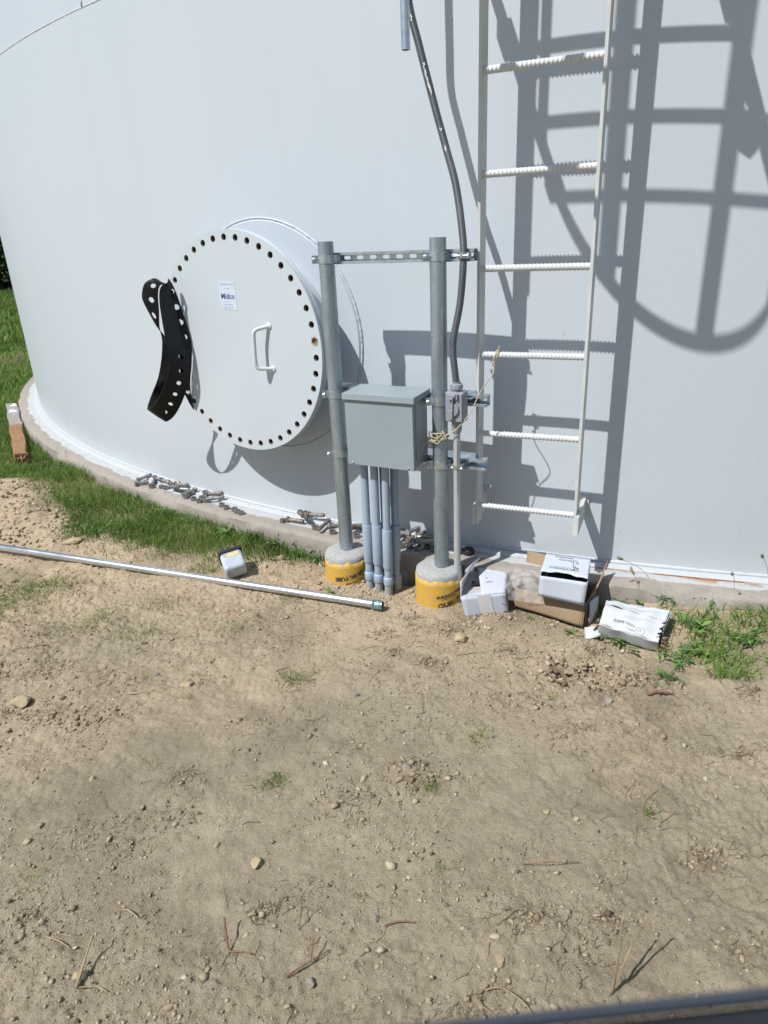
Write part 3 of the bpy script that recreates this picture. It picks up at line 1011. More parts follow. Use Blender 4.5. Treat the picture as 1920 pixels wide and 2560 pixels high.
# ------------------------------------------------------------------ black rubber gasket hanging off the cover
GROWS = [(-0.363, -0.272, -0.356, -0.335, 0.03, 0.006), (-0.379, -0.21, -0.358, -0.215, 0.04, 0.006), (-0.341, -0.087, -0.321, -0.095, 0.06, 0.006), (-0.331, 0.013, -0.303, 0.006, 0.06, 0.006), (-0.355, 0.133, -0.327, 0.134, 0.05, 0.008), (-0.361, 0.219, -0.345, 0.238, 0.05, 0.02), (-0.329, 0.264, -0.341, 0.288, 0.07, 0.05), (-0.345, 0.254, -0.331, 0.263, 0.1, 0.06), (-0.348, 0.196, -0.342, 0.198, 0.115, 0.05), (-0.338, 0.109, -0.339, 0.114, 0.125, 0.03), (-0.336, 0.022, -0.319, 0.003, 0.125, 0.02), (-0.342, -0.077, -0.317, -0.111, 0.12, 0.02), (-0.384, -0.162, -0.355, -0.202, 0.12, 0.02), (-0.445, -0.237, -0.417, -0.298, 0.12, 0.025), (-0.525, -0.3, -0.48, -0.371, 0.11, 0.035), (-0.612, -0.339, -0.541, -0.405, 0.085, 0.04), (-0.658, -0.336, -0.576, -0.392, 0.05, 0.015), (-0.613, -0.268, -0.557, -0.273, 0.045, 0.0), (-0.53, -0.172, -0.514, -0.157, 0.05, 0.0), (-0.473, -0.051, -0.477, -0.086, 0.05, 0.01), (-0.444, 0.043, -0.456, 0.016, 0.06, 0.03), (-0.467, 0.116, -0.447, 0.061, 0.08, 0.06), (-0.482, 0.188, -0.431, 0.15, 0.1, 0.06), (-0.484, 0.223, -0.423, 0.207, 0.1, 0.06), (-0.466, 0.269, -0.41, 0.245, 0.09, 0.06), (-0.436, 0.29, -0.401, 0.262, 0.065, 0.05), (-0.431, 0.282, -0.399, 0.266, 0.035, 0.03), (-0.438, 0.258, -0.423, 0.245, 0.012, 0.01)]


def catmull(P, per):
    P = np.array(P, float)
    out = []
    n = len(P)
    for i in range(n - 1):
        p0, p1, p2, p3 = P[max(i - 1, 0)], P[i], P[i + 1], P[min(i + 2, n - 1)]
        for s in range(per):
            t = s / per
            out.append(0.5 * ((2 * p1) + (-p0 + p2) * t + (2 * p0 - 5 * p1 + 4 * p2 - p3) * t * t + (-p0 + 3 * p1 - 3 * p2 + p3) * t ** 3))
    out.append(P[-1])
    return np.array(out)


rows = catmull(GROWS, 26)
NV = 30
grid = np.zeros((len(rows), NV + 1, 3))
for i, (a0, z0_, a1, z1_, dl_, dr_) in enumerate(rows):
    for j in range(NV + 1):
        t = j / NV
        grid[i, j] = CF(a0 + (a1 - a0) * t, z0_ + (z1_ - z0_) * t, .2 + dl_ + (dr_ - dl_) * t + .003 * math.sin(PI * t))
cl = grid[:, NV // 2]
arc = np.concatenate([[0], np.cumsum(np.linalg.norm(np.diff(cl, axis=0), axis=1))])
bm = bmesh.new()
vv = [[bm.verts.new(grid[i, j] - np.array(CF(-.43, 0, .25))) for j in range(NV + 1)] for i in range(len(rows))]
for i in range(len(rows) - 1):
    wd = np.linalg.norm(grid[i, NV] - grid[i, 0])
    for j in range(NV):
        s_mid = (arc[i] + arc[i + 1]) / 2
        k = round(s_mid / .068)
        dx = s_mid - k * .068
        dy = ((j + .5) / NV - .60) * max(wd, .03)
        if dx * dx + dy * dy < .0118 ** 2 and .03 < s_mid < arc[-1] - .03 and not (15.3 * 26 < i < 20.5 * 26) and not (7 * 26 < i < 10.4 * 26):
            continue
        bm.faces.new((vv[i][j], vv[i][j + 1], vv[i + 1][j + 1], vv[i + 1][j])).smooth = True
bmesh.ops.delete(bm, geom=[v for v in bm.verts if not v.link_faces], context='VERTS')
me = bpy.data.meshes.new('rubber_gasket'); bm.to_mesh(me); bm.free()
me.materials.append(MT['rubber'])
ga = bpy.data.objects.new('rubber_gasket', me); col.objects.link(ga); ga.location = CF(-.43, 0, .25)
md = ga.modifiers.new('solid', 'SOLIDIFY'); md.thickness = .0032; md.offset = 0
tag(ga, 'black rubber gasket strip with holes hanging folded at the cover edge', 'gasket')

# ------------------------------------------------------------------ caged ladder
ld = empty('fixed_ladder', LF(LW / 2, 0, RUNG0), 'tall white steel ladder fixed to the tank with ribbed rungs', 'ladder')
lu3 = (LU[0], LU[1], 0); ln3 = (LN[0], LN[1], 0)
ZT = 8.6
for a0 in (-.0055, LW + .0055):
    mb = MB(); mb.add(g_box(LF(a0, -.0165, (RUNG0 - .078 + ZT) / 2), .011, .077, ZT - RUNG0 + .078, lu3, ln3))
    mb.build('rail', MT['ladder'], ld, bevel=.0012)


def rebar(L, r=.0098, pitch=.0138, n=14):
    m = int(L / pitch * 7)
    V, F = [], []
    for i in range(m + 1):
        x = L * i / m
        for k in range(n):
            a = 2 * PI * k / n
            ph = (x / pitch + 0.55 * math.sin(a)) % 1.0
            rib = math.exp(-((ph - .5) / .16) ** 2) * .0040
            lon = .0018 if k in (0, n // 2) else 0
            rr = r + max(rib, lon)
            V.append(np.array([x, rr * math.cos(a), rr * math.sin(a)]))
    for i in range(m):
        for k in range(n):
            k2 = (k + 1) % n
            F.append((i * n + k, i * n + k2, (i + 1) * n + k2, (i + 1) * n + k))
    return V, F


rung_o = None
for i in range(27):
    z = RUNG0 + i * PITCHR
    if rung_o is None:
        mb = MB(); mb.add(rebar(LW)); rung_o = mb.build('rung', MT['rungp'], smooth=True); o = rung_o
    else:
        o = rung_o.copy(); col.objects.link(o)
    o.parent = ld
    o.rotation_euler = (0.4 * i, 0, LPSI)
    o.location = Vector(LF(0, 0, z)) - Vector(ld.location)


def ladder_wall(a):
    p = LP0 + LU * a
    # distance from rung line to the shell
    lo, hi = 0.0, 0.5
    for _ in range(30):
        md_ = (lo + hi) / 2
        q = p - LN * md_
        if np.hypot(*(q - TC)) > TR: lo = md_
        else: hi = md_
    return lo


for zb in (RUNG0 - .035, RUNG0 + 8 * PITCHR, RUNG0 + 16 * PITCHR, RUNG0 + 24 * PITCHR):
    for a0, sg in ((-.0165, -1), (LW + .0165, 1)):
        wd = ladder_wall(a0)
        mb = MB(); mb.add(g_box(LF(a0, (.034 - wd) / 2, zb), .0115, .034 + wd, .082, lu3, ln3))
        mb.add(g_box(LF(a0 + sg * .0, -wd + .004, zb), .035, .008, .095, lu3, ln3))
        mb.build('bracket', MT['ladder'], ld, bevel=.0012)


# safety cage above: hoops, upright straps and the locked trap gate across the lowest hoop
def hoop(zh, h=.055, th=.008, w_=.342, ext=.40):
    pts = []
    for s in np.linspace(-.02, ext, 8): pts.append((LW / 2 - w_, s))
    for t in np.linspace(0, PI, 30)[1:-1]: pts.append((LW / 2 - w_ * math.cos(t), ext + w_ * math.sin(t)))
    for s in np.linspace(ext, -.02, 8): pts.append((LW / 2 + w_, s))
    pts = [(0.0 - .01, -.02)] + pts + [(LW + .01, -.02)]
    V, F = [], []
    n = len(pts)
    for i, (a, o) in enumerate(pts):
        p0 = pts[max(i - 1, 0)]; p1 = pts[min(i + 1, n - 1)]
        t = unit((p1[0] - p0[0], p1[1] - p0[1])); nn = np.array([t[1], -t[0]]) * th / 2
        for (sx, sz) in ((1, -1), (1, 1), (-1, 1), (-1, -1)):
            V.append(np.array(LF(a + nn[0] * sx, o + nn[1] * sx, zh + sz * h / 2)))
    for i in range(n - 1):
        for k in range(4):
            F.append((i * 4 + k, i * 4 + (k + 1) % 4, i * 4 + 4 + (k + 1) % 4, i * 4 + 4 + k))
    F.append((3, 2, 1, 0)); F.append((n * 4 - 4, n * 4 - 3, n * 4 - 2, n * 4 - 1))
    return V, F


for zh in (2.4, 3.62, 4.84, 6.06, 7.28, 8.5):
    mb = MB(); mb.add(hoop(zh)); mb.build('cage_hoop', MT['ladder'], ld)
for (a, o, wd, ang) in ((LW / 2, .735, .055, 0), (LW / 2 - .262, .605, .055, 48), (LW / 2 - .332, .31, .05, 90), (LW / 2 + .262, .605, .055, -48), (LW / 2 + .332, .08, .05, 90)):
    r_ = math.radians(ang)
    ax = np.array(lu3) * math.cos(r_) + np.array(ln3) * math.sin(r_); ay = np.cross((0, 0, 1), ax)
    mb = MB(); mb.add(g_box(LF(a, o, 5.45), wd, .006, 6.15, ax, ay)); mb.build('cage_strap', MT['ladder'], ld)
for o_ in (.137, .282, .436):
    mb = MB(); mb.add(g_tube([LF(-.14, o_, 2.4), LF(.52, o_, 2.4)], .0125, 8)); mb.build('gate_bar', MT['ladder'], ld, smooth=True)
for a_ in (-.145, LW / 2 + .355):
    mb = MB(); mb.add(g_box(LF(a_, .22, 2.4), .022, .48, .022, lu3, ln3))
    if a_ < 0:
        mb.add(g_box(LF(a_, .10, 2.38), .05, .05, .05, lu3, ln3)); mb.add(g_box(LF(a_, .40, 2.38), .05, .04, .05, lu3, ln3))
    mb.build('gate_stile', MT['ladder'], ld)


def link(c, ax, ay, L=.026, w_=.012, r=.0035):
    P = []
    for k in range(17):
        t = 2 * PI * k / 16
        x = w_ * math.cos(t); y = (L - w_) * (1 if math.sin(t) > 0 else -1) * (abs(math.sin(t)) > .01) + w_ * math.sin(t)
        P.append(np.array(c) + np.array(ax) * x + np.array(ay) * y)
    return g_tube(P, r, 6, False)


mb = MB()
for k in range(4):
    mb.add(link(LF(.555, .19, 2.385 - k * .033), (lu3 if k % 2 else ln3), (0, 0, 1), .021, .010))
mb.build('chain', MT['steel'], ld, smooth=True)
mb = MB()
for k in range(5):
    mb.add(link(LF(.625 + .012 * math.sin(k), .20, 2.39 - k * .034), (lu3 if k % 2 else ln3), (0, 0, 1), .021, .010))
mb.build('chain', MT['steel'], ld, smooth=True)
mb = MB()
c_ = np.array(LF(.566, .19, 2.205))
body = [(-.026, .026), (.024, .034), (.030, -.016), (.010, -.045), (-.024, -.024)]
Vb = [c_ + np.array(lu3) * x + np.array((0, 0, 1)) * z + np.array(ln3) * q for q in (-.014, .014) for x, z in body]
mb.add((Vb, [(4, 3, 2, 1, 0), (5, 6, 7, 8, 9)] + [(k, (k + 1) % 5, 5 + (k + 1) % 5, 5 + k) for k in range(5)]))
mb.build('padlock', MT['steel'], ld)

# ------------------------------------------------------------------ piers
def wrap(cx_, cy_, r, ang0, z0_, flip=False, tilt=0.0):
    def f(x, y):
        if flip: x, y = -x, -y
        a = ang0 + x / r
        return (cx_ + r * math.sin(a), cy_ - r * math.cos(a), z0_ + y + x * tilt)
    return f


def pier(cx_, cy_, label, words, seed):
    p = empty('concrete_pier', (cx_, cy_, -.14), label, 'concrete pier', 'concrete piers under the posts')
    mb = MB()
    prof = [(.0955, -.55), (.0965, .012), (.095, .024), (.086, .032), (.06, .036), (.03, .037), (.0005, .037)]
    Vl, Fl = g_lathe(prof, 56, (cx_, cy_, 0))
    Vl = [v + np.array([0, 0, .0012 * math.sin(v[0] * 70 + seed) * math.sin(v[1] * 60 + seed * 2)]) * (v[2] > 0) for v in Vl]
    mb.add((Vl, Fl)); mb.build('concrete', MT['concrete'], p, smooth=True, auto=50)
    mb = MB(); n = 72
    V, F = [], []
    for i, (r, z) in enumerate(((.0972, 0), (.0995, 0), (.0997, -.02), (.0999, -.06), (.1, -.55))):
        for k in range(n):
            a = 2 * PI * k / n
            zt = -.002 + .007 * math.sin(3 * a + seed) * math.sin(7 * a + seed) + .003 * math.sin(17 * a) + .008 * math.sin(a + seed)
            V.append(np.array([cx_ + r * math.sin(a), cy_ - r * math.cos(a), z + (zt if i < 2 else 0)]))
    for i in range(4):
        for k in range(n):
            F.append((i * n + k, i * n + (k + 1) % n, (i + 1) * n + (k + 1) % n, (i + 1) * n + k))
    mb.add((V, F)); tube_ = mb.build('form_tube', MT['yellow'], p, smooth=True)
    for (txt, size, bold, ang, z, flip, tilt) in words:
        mb = MB()
        mb.add(place2d(text_geo(txt, size, bold), wrap(cx_, cy_, .1012, ang, z, flip, tilt)))
        o = mb.build('lettering', MT['ink'], tube_, local=True)
        o.data.transform(Matrix.Translation(-Vector(p.location)))
    return p


lpier = LPT + RU * .0 + RN * .004
rpier = RP + RU * -.012 + RN * .004
pier(lpier[0], lpier[1], 'left pier, half buried yellow form tube with upside-down lettering',
     [('QUIK-TUBE', .026, .0012, .12, -.058, True, .2), ('BUILDING FORM', .010, .0003, .3, -.083, True, .2)], 1.0)
pier(rpier[0], rpier[1], 'right pier in a yellow form tube beside the thin standing conduit',
     [('BUILDING FORM', .0165, .0008, .42, -.055, False, .18), ('PROFESSIONAL GRADE', .007, .0002, .36, -.069, False, .18), ('QUIK-TUBE', .030, .0013, .62, -.092, False, .18)], 2.3)

# ------------------------------------------------------------------ rack: posts, channels, clamps
rk = empty('equipment_rack', RF(-SPAN / 2, 0, 0.0), 'galvanised rack of two pipe posts joined by slotted channels', 'equipment rack')
ru3 = (RU[0], RU[1], 0); rn3 = (RN[0], RN[1], 0)
for a in (-SPAN, 0):
    mb = MB(); mb.add(g_pipe(RF(a, 0, 0.01), RF(a, 0, 1.3145), .0302, .0268, 40))
    mb.build('post', MT['galv'], rk, smooth=True, auto=40)


def channel(a0, a1, dfront, zc_, open_front=True, slots=True):
    """strut channel 41 x 41 mm: web with slots, two flanges, return lips"""
    h, dp, t = .0413, .0413, .0025
    mb = MB()
    L = a1 - a0
    db = dfront - dp if open_front else dfront
    dl = dfront if open_front else dfront - dp
    sg = 1 if open_front else -1
    for s in (1, -1):
        mb.add(g_box(RF((a0 + a1) / 2, (dfront - dp / 2), zc_ + s * (h / 2 - t / 2)), L, dp, t, ru3, rn3))
        mb.add(g_box(RF((a0 + a1) / 2, dl - sg * t / 2, zc_ + s * (h / 2 - t - .0035)), L, t, .007, ru3, rn3))
        mb.add(g_box(RF((a0 + a1) / 2, dl - sg * .0045, zc_ + s * (h / 2 - t - .0065)), L, .006, t * .8, ru3, rn3))
    # web
    pit = .0508
    n = max(1, int(L / pit))
    p_ = L / n
    d_web = db + sg * t
    hh = h / 2 - t
    for i in range(n):
        c0 = a0 + (i + .5) * p_
        if not slots:
            mb.add(g_box(RF(c0, d_web - sg * t / 2, zc_), p_, t, 2 * hh, ru3, rn3)); continue
        outer, inner = [], []
        for q in range(4): outer.append((-p_ / 2 + p_ * q / 4, -hh))
        for q in range(4): outer.append((p_ / 2, -hh + 2 * hh * q / 4))
        for q in range(4): outer.append((p_ / 2 - p_ * q / 4, hh))
        for q in range(4): outer.append((-p_ / 2, hh - 2 * hh * q / 4))
        sl, sr = .0075, .0071
        for q in range(16):
            a = -3 * PI / 4 + q * 2 * PI / 16
            x, y = sr * math.cos(a), sr * math.sin(a)
            inner.append((x + (sl if x > 1e-6 else -sl if x < -1e-6 else 0), y))
        V = []
        for dd in (d_web, db):
            V += [np.array(RF(c0 + x, dd, zc_ + y)) for x, y in outer] + [np.array(RF(c0 + x, dd, zc_ + y)) for x, y in inner]
        F = []
        for q in range(16):
            q2 = (q + 1) % 16
            F.append((q, q2, 16 + q2, 16 + q)); F.append((32 + q2, 32 + q, 48 + q, 48 + q2)); F.append((16 + q, 16 + q2, 48 + q2, 48 + q))
        mb.add((V, F))
    return mb.build('slotted_channel', MT['zinc'], rk)


DF = -.0305
Z1, Z2, Z3 = 1.2525, .736, .4835
channel(-SPAN - .03, .122, DF, Z1)
channel(-SPAN - .03, .176, DF, Z2)
channel(-SPAN - .03, .172, DF, Z3)
channel(-SPAN - .045, .118, DF - .0415, Z2, False)
channel(-SPAN - .045, .118, DF - .0415, Z3, False)


def clamp(a, z):
    mb = MB()
    n = 24
    r0, r1 = .0306, .0326
    # strap round the front half of the pipe, tails back to the channel
    path = []
    path.append((.036, -.040)); path.append((.034, -.020))
    for k in range(n + 1):
        t = math.radians(-25 + 230 * k / n)
        path.append((r1 * math.cos(t), r1 * math.sin(t)))
    path.append((-.034, -.020)); path.append((-.036, -.040))
    V, F = [], []
    for (x, d) in path:
        ln = math.hypot(x, d)
        for (o, zz_) in ((0, -.0145), (0, .0145), (-.002, .0145), (-.002, -.0145)):
            f_ = (ln + o) / ln
            V.append(np.array(RF(a + x * f_, d * f_, z + zz_)))
    for i in range(len(path) - 1):
        for k in range(4):
            F.append((i * 4 + k, i * 4 + (k + 1) % 4, i * 4 + 4 + (k + 1) % 4, i * 4 + 4 + k))
    mb.add((V, F))
    # ears at the front left
    th = math.radians(148)
    e = np.array([math.cos(th), math.sin(th)]); tt = np.array([-e[1], e[0]])
    ex = np.array(ru3) * e[0] + np.array(rn3) * e[1]; et = np.array(ru3) * tt[0] + np.array(rn3) * tt[1]
    for s in (-1, 1):
        q = e * .043 + tt * .0065 * s
        mb.add(g_box(RF(a + q[0], q[1], z), .024, .0022, .029, ex, et))
    cl_ = mb.build('pipe_clamp', MT['zinc'], rk, smooth=False)
    q0 = np.array(RF(a + e[0] * .047, e[1] * .047, z))
    mb = MB()
    mb.add(g_tube([q0 - et * .020, q0 + et * .020], .0034, 10))
    for s in (-1, 1):
        mb.add(g_lathe([(.0078, .0), (.0078, .0055), (.006, .007)], 6, q0 + et * s * .0085, et * s))
    mb.add(g_lathe([(.009, 0), (.009, .0012)], 16, q0 + et * .0078, et))
    b_ = mb.build('bolt', MT['zincbolt'], cl_, local=True)
    b_.data.transform(Matrix.Translation(-Vector(rk.location)))


for a in (-SPAN, 0):
    for z in (Z1, Z2, Z3):
        clamp(a, z)

# ------------------------------------------------------------------ grey junction box
jb = empty('junction_box', RF(-.206, .044, .486), 'square grey metal enclosure with a drip lid between the two posts', 'junction box')
A0, A1, D0, D1, ZB, ZT_ = -.349, -.063, -.0300, .118, .4865, .757
cA, cD = (A0 + A1) / 2, (D0 + D1) / 2
mb = MB(); mb.add(g_box(RF(cA, cD - .004, (ZB + ZT_) / 2), A1 - A0 - .004, D1 - D0 - .010, ZT_ - ZB, ru3, rn3))
mb.build('body', MT['greybox'], jb, bevel=.002)
mb = MB(); mb.add(g_box(RF(cA, D1 - .0015, (ZB + .745) / 2 - .001), A1 - A0 + .003, .003, .745 - ZB + .004, ru3, rn3))
for a in (A0 - .001, A1 + .001):
    mb.add(g_box(RF(a, D1 - .010, (ZB + .745) / 2 - .001), .002, .018, .745 - ZB + .002, ru3, rn3))
mb.add(g_box(RF(cA, D1 - .010, ZB - .003), A1 - A0 + .002, .018, .002, ru3, rn3))
mb.build('front_cover', MT['greybox'], jb, bevel=.001)
mb = MB()
# lid: a thin sloping sheet with a turned-down front lip
V = []
for (d, z) in ((D0 - .002, .7745), (D1 + .009, .7715), (D1 + .0105, .748), (D1 + .0085, .748), (D1 + .0072, .7690), (D0 - .002, .7720)):
    for a in (A0 - .006, A1 + .012): V.append(np.array(RF(a, d, z)))
F = [(2 * i, 2 * i + 1, 2 * ((i + 1) % 6) + 1, 2 * ((i + 1) % 6)) for i in range(6)] + [tuple(range(0, 12, 2)), tuple(range(11, 0, -2))]
mb.add((V, F))
for a in (A0 - .005, A1 + .011):
    mb.add(g_box(RF(a, cD + .004, .762), .002, D1 - D0 + .006, .02, ru3, rn3))
mb.build('drip_lid', MT['greybox'], jb, bevel=.0008)
for a in (A0 + .022, A1 - .022):
    mb = MB(); mb.add(g_lathe([(.0045, 0), (.0045, .002), (.003, .0036), (.0005, .004)], 12, RF(a, D1, ZB + .006), rn3))
    mb.build('screw', MT['zincbolt'], jb, smooth=True)
mb = MB(); mb.add(g_box(RF(A1 + .0005, cD + .045, .625), .002, .0022, .22, ru3, rn3)); mb.build('side_fold', MT['greybox'], jb)
mb = MB(); mb.add(g_tube([RF(A1 + .001, D1 - .03, .535), RF(A1 + .003, D1 - .055, .548)], .002, 6)); mb.build('side_screw', MT['zincbolt'], jb)

# ------------------------------------------------------------------ grey plastic risers under the box
def riser(a, d, lean, sl_top, sl_bot, col_top, label):
    p = empty('conduit_riser', RF(a + lean, d, -.13), label, 'conduit', 'plastic conduit risers under the junction box')

    def at(z):
        t = (z + .14) / (.49 + .14)
        return np.array(RF(a + lean * (1 - t), d, z))
    mb = MB(); mb.add(g_tube([at(.489), at(-.07)], .0165, 24)); mb.build('pipe', MT['pvc'], p, smooth=True, auto=40)
    mb = MB(); ax = at(.49) - at(-.1)
    L = sl_top - sl_bot
    mb.add(g_lathe([(.0167, 0), (.0205, .001), (.0212, .004), (.0214, L - .003), (.0205, L), (.0168, L)], 28, at(sl_bot), ax))
    mb.build('expansion_sleeve', MT['pvc'], p, smooth=True, auto=35)
    mb = MB(); mb.add(g_lathe([(.0168, -.036), (.0205, -.035), (.0213, -.032), (.0213, -.003), (.0195, 0), (.0168, .002)], 28, at(col_top), ax))
    mb.build('coupling', MT['pvc'], p, smooth=True, auto=35)
    mb = MB(); mb.add(g_tube([at(col_top - .03), at(-.22)], .0172, 24)); mb.build('buried_stub', MT['pvcdark'], p, smooth=True, auto=40)
    mb = MB(); mb.add(g_lathe([(.0168, -.022), (.019, -.02), (.019, 0), (.0168, 0)], 24, at(.489), ax)); mb.build('box_connector', MT['pvc'], p, smooth=True, auto=35)


riser(-.318, .050, -.003, .195, .020, -.030, 'leftmost grey plastic conduit in the front row under the box')
riser(-.271, .050, -.006, .198, .016, -.034, 'middle grey plastic conduit in the front row under the box')
riser(-.220, .050, -.010, .184, .004, -.040, 'right grey plastic conduit in the front row under the box')
riser(-.206, .000, -.010, .190, .020, -.05, 'grey plastic conduit of the back row, farthest right under the box')
riser(-.256, .000, -.006, .195, .015, -.05, 'grey plastic conduit of the back row hidden between the front pair')
for (x, y, h, r, lab) in ((.047, 2.690, .072, .0158, 'short open plastic pipe stub in the dirt near the right pier'), (.083, 2.785, .085, .0165, 'shaded open pipe stub behind the other one by the pit')):
    z = float(G(x, y)) - .02
    mb = MB(); mb.add(g_pipe((x, y, z), (x + .002, y, z + h + .02), r, r - .0032, 24))
    o = mb.build('pipe_stub', MT['pvc'], smooth=True, auto=40); tag(o, lab, 'pipe')

# ------------------------------------------------------------------ disconnect switch, its conduit and the flexible conduit
sw = empty('disconnect_switch', RF(.0725, .012, .668), 'small grey weatherproof switch box on the right post with lever', 'switch')
mb = MB(); mb.add(g_box(RF(.0725, .0105, .7235), .071, .053, .113, ru3, rn3)); mb.build('housing', MT['switch'], sw, bevel=.003)
mb = MB(); mb.add(g_box(RF(.0725, .039, .7235), .0655, .006, .107, ru3, rn3)); mb.build('face_plate', MT['switch'], sw, bevel=.0025)
mb = MB(); mb.add(g_box(RF(.066, .047, .768), .030, .014, .010, ru3, rn3)); mb.build('hood', MT['switch'], sw, bevel=.0015)
mb = MB()
mb.add(g_lathe([(.026, 0), (.026, .005), (.0235, .009)], 28, RF(.069, .042, .716), rn3))
mb.add(g_box(RF(.0645, .052, .738), .021, .012, .050, ru3, rn3))
mb.add(g_box(RF(.0645, .0535, .700), .018, .012, .034, ru3, rn3))
mb.build('lever', MT['switch'], sw, bevel=.0018)
mb = MB(); mb.add(g_box(RF(.0875, .047, .767), .006, .012, .020, ru3, rn3)); mb.build('latch', MT['switch'], sw, bevel=.001)
mb = MB(); mb.add(g_tube([RF(.068, .058, .754), RF(.068, .061, .754)], .0035, 10)); mb.build('lock_hole_dark', MT['black'], sw)  # raised black disc, the darkness of a hole put in as colour
# ribbed fitting
fit = []
V, F = [], []
n = 40
for i, (r, z) in enumerate(((.0165, .780), (.0165, .788), (.021, .789), (.0215, .800), (.0205, .806), (.0155, .809), (.0155, .814))):
    for k in range(n):
        a = 2 * PI * k / n
        rr_ = r * (1 + (.05 if (k // 2) % 2 and 2 <= i <= 4 else 0))
        V.append(np.array(RF(.0745 + rr_ * math.cos(a), .012 + rr_ * math.sin(a), z)))
for i in range(6):
    for k in range(n):
        F.append((i * n + k, i * n + (k + 1) % n, (i + 1) * n + (k + 1) % n, (i + 1) * n + k))
F.append(tuple(range(6 * n, 7 * n)))
mb = MB(); mb.add((V, F)); mb.build('cable_fitting', MT['switch'], sw, smooth=True, auto=30)
mb = MB(); mb.add(g_tube([RF(.054, .016, .784), RF(.054, .016, .80)], .004, 8)); mb.build('ground_lug', MT['zincbolt'], sw)

cd_ = empty('standing_conduit', RF(.0735, .012, -.13), 'thin pale metal conduit with rust streaks standing below the switch', 'conduit')
# pale zinc with a rusty seam
m, nt, b = new_mat('rust_streaked_conduit')
v = coords(nt)
c = mixc(nt, noise(nt, coords(nt, 'Object', (1, 1, .25)), 30, 5), (0.394, 0.426, 0.451), (0.508, 0.533, 0.549))
tcn = nd(nt, 'ShaderNodeTexCoord'); spn = nd(nt, 'ShaderNodeSeparateXYZ'); nt.links.new(tcn.outputs['Object'], spn.inputs[0])
hgt = ramp(nt, spn.outputs[2], [(0.40, 0.0), (0.45, 1.0), (0.76, 1.0), (0.79, 0.3)])
st = ramp(nt, noise(nt, coords(nt, 'Object', (1, 1, .02)), 120, 3), [(0.56, 0.0), (0.62, 1.0)])
mu = nd(nt, 'ShaderNodeMath', operation='MULTIPLY'); nt.links.new(hgt, mu.inputs[0]); nt.links.new(st, mu.inputs[1])
c = mixc(nt, mu.outputs[0], c, (0.22, 0.16, 0.12))
c = mixc(nt, ramp(nt, noise(nt, v, 70, 3), [(0.64, 0.0), (0.69, 0.6)]), c, (0.3, 0.3, 0.29))
nt.links.new(c, b.inputs['Base Color']); b.inputs['Metallic'].default_value = .3; b.inputs['Roughness'].default_value = .5
mb = MB(); mb.add(g_tube([RF(.0735, .012, .66), RF(.0735, .012, .2), RF(.073, .012, -.2)], .0134, 22)); mb.build('pipe', m, cd_, smooth=True, auto=40)
mb = MB(); mb.add(g_lathe([(.0140, 0), (.0185, .012), (.0195, .016), (.0195, .048), (.0185, .05)], 24, RF(.0735, .012, .618))); mb.build('adapter', MT['switch'], cd_, smooth=True, auto=40)
mb = MB()
mb.add(g_lathe([(.0137, -.008), (.0158, -.008), (.0158, .008), (.0137, .008)], 22, RF(.0735, .012, Z3), closed=True))
for s in (-1, 1):
    mb.add(g_box(RF(.0735 + s * .0185, -.006, Z3), .005, .046, .016, ru3, rn3))
mb.add(g_tube([RF(.050, .018, Z3 - .005), RF(.100, .018, Z3 - .005)], .0032, 8))
mb.build('strap', MT['zincbolt'], cd_)

fx = empty('flexible_conduit', RF(.0745, .012, .81), 'dark grey ribbed flexible conduit curving down to the switch box', 'conduit')
ctrl = [(-.150, -.125, 2.32), (-.147, -.125, 2.18), (-.143, -.122, 2.044), (-.107, -.12, 1.913), (-.076, -.12, 1.806), (-.045, -.12, 1.702), (-.010, -.115, 1.595), (.036, -.085, 1.478), (.078, -.035, 1.330), (.090, -.014, 1.2395), (.082, -.004, 1.098), (.058, .006, .956), (.066, .012, .86), (.0745, .012, .80)]
P = catmull([RF(*q) for q in ctrl], 46)
seg = np.linalg.norm(np.diff(P, axis=0), axis=1); cum = np.concatenate([[0], np.cumsum(seg)])
ss = np.arange(0, cum[-1], .0017)
P2 = np.stack([np.interp(ss, cum, P[:, k]) for k in range(3)], 1)
mb = MB(); mb.add(g_tube(P2, [.0127 + .00085 * math.cos(2 * PI * s_ / .0068) for s_ in ss], 16)); mb.build('ribbed_sleeve', MT['flex'], fx, smooth=True)
mb = MB()
for (t, L) in ((.16, .012), (.205, .02), (.30, .035), (.315, .02), (.33, .05), (.345, .03), (.43, .012), (.47, .02)):
    i = int(t * len(P2))
    for k in range(3):
        j = i + int(k * L / .0017 / 3)
        p0 = P2[j]; tng = unit(P2[j + 1] - P2[j]); out = unit(np.cross(tng, (RU[0], RU[1], 0.2)))
        if np.dot(out, rn3) < 0: out = -out
        sd = np.cross(out, tng)
        q = p0 + out * .0130 + sd * (.004 + .003 * random.uniform(-1, 1))
        mb.add(g_box(q, .0022 + .003 * random.random(), L * .4 * random.uniform(.5, 1.1), .0012, sd, tng, out))
mb.build('paint_fleck', MT['paintfleck'], fx)['kind'] = 'stuff'
mb = MB()
mb.add(g_lathe([(.0138, -.010), (.0160, -.010), (.0160, .010), (.0138, .010)], 22, RF(.0895, -.014, Z1), closed=True))
for s in (-1, 1): mb.add(g_box(RF(.0895 + s * .019, -.021, Z1), .006, .030, .020, ru3, rn3))
mb.add(g_tube([RF(.066, .004, Z1), RF(.114, .004, Z1)], .0032, 8)); mb.add(g_box(RF(.089, .003, Z1), .010, .010, .012, ru3, rn3))
mb.build('strap', MT['zincbolt'], fx)
pe = empty('hanging_pipe_end', RF(-.016, .19, 1.84), 'open lower end of a zinc pipe hanging at the top edge', 'pipe')
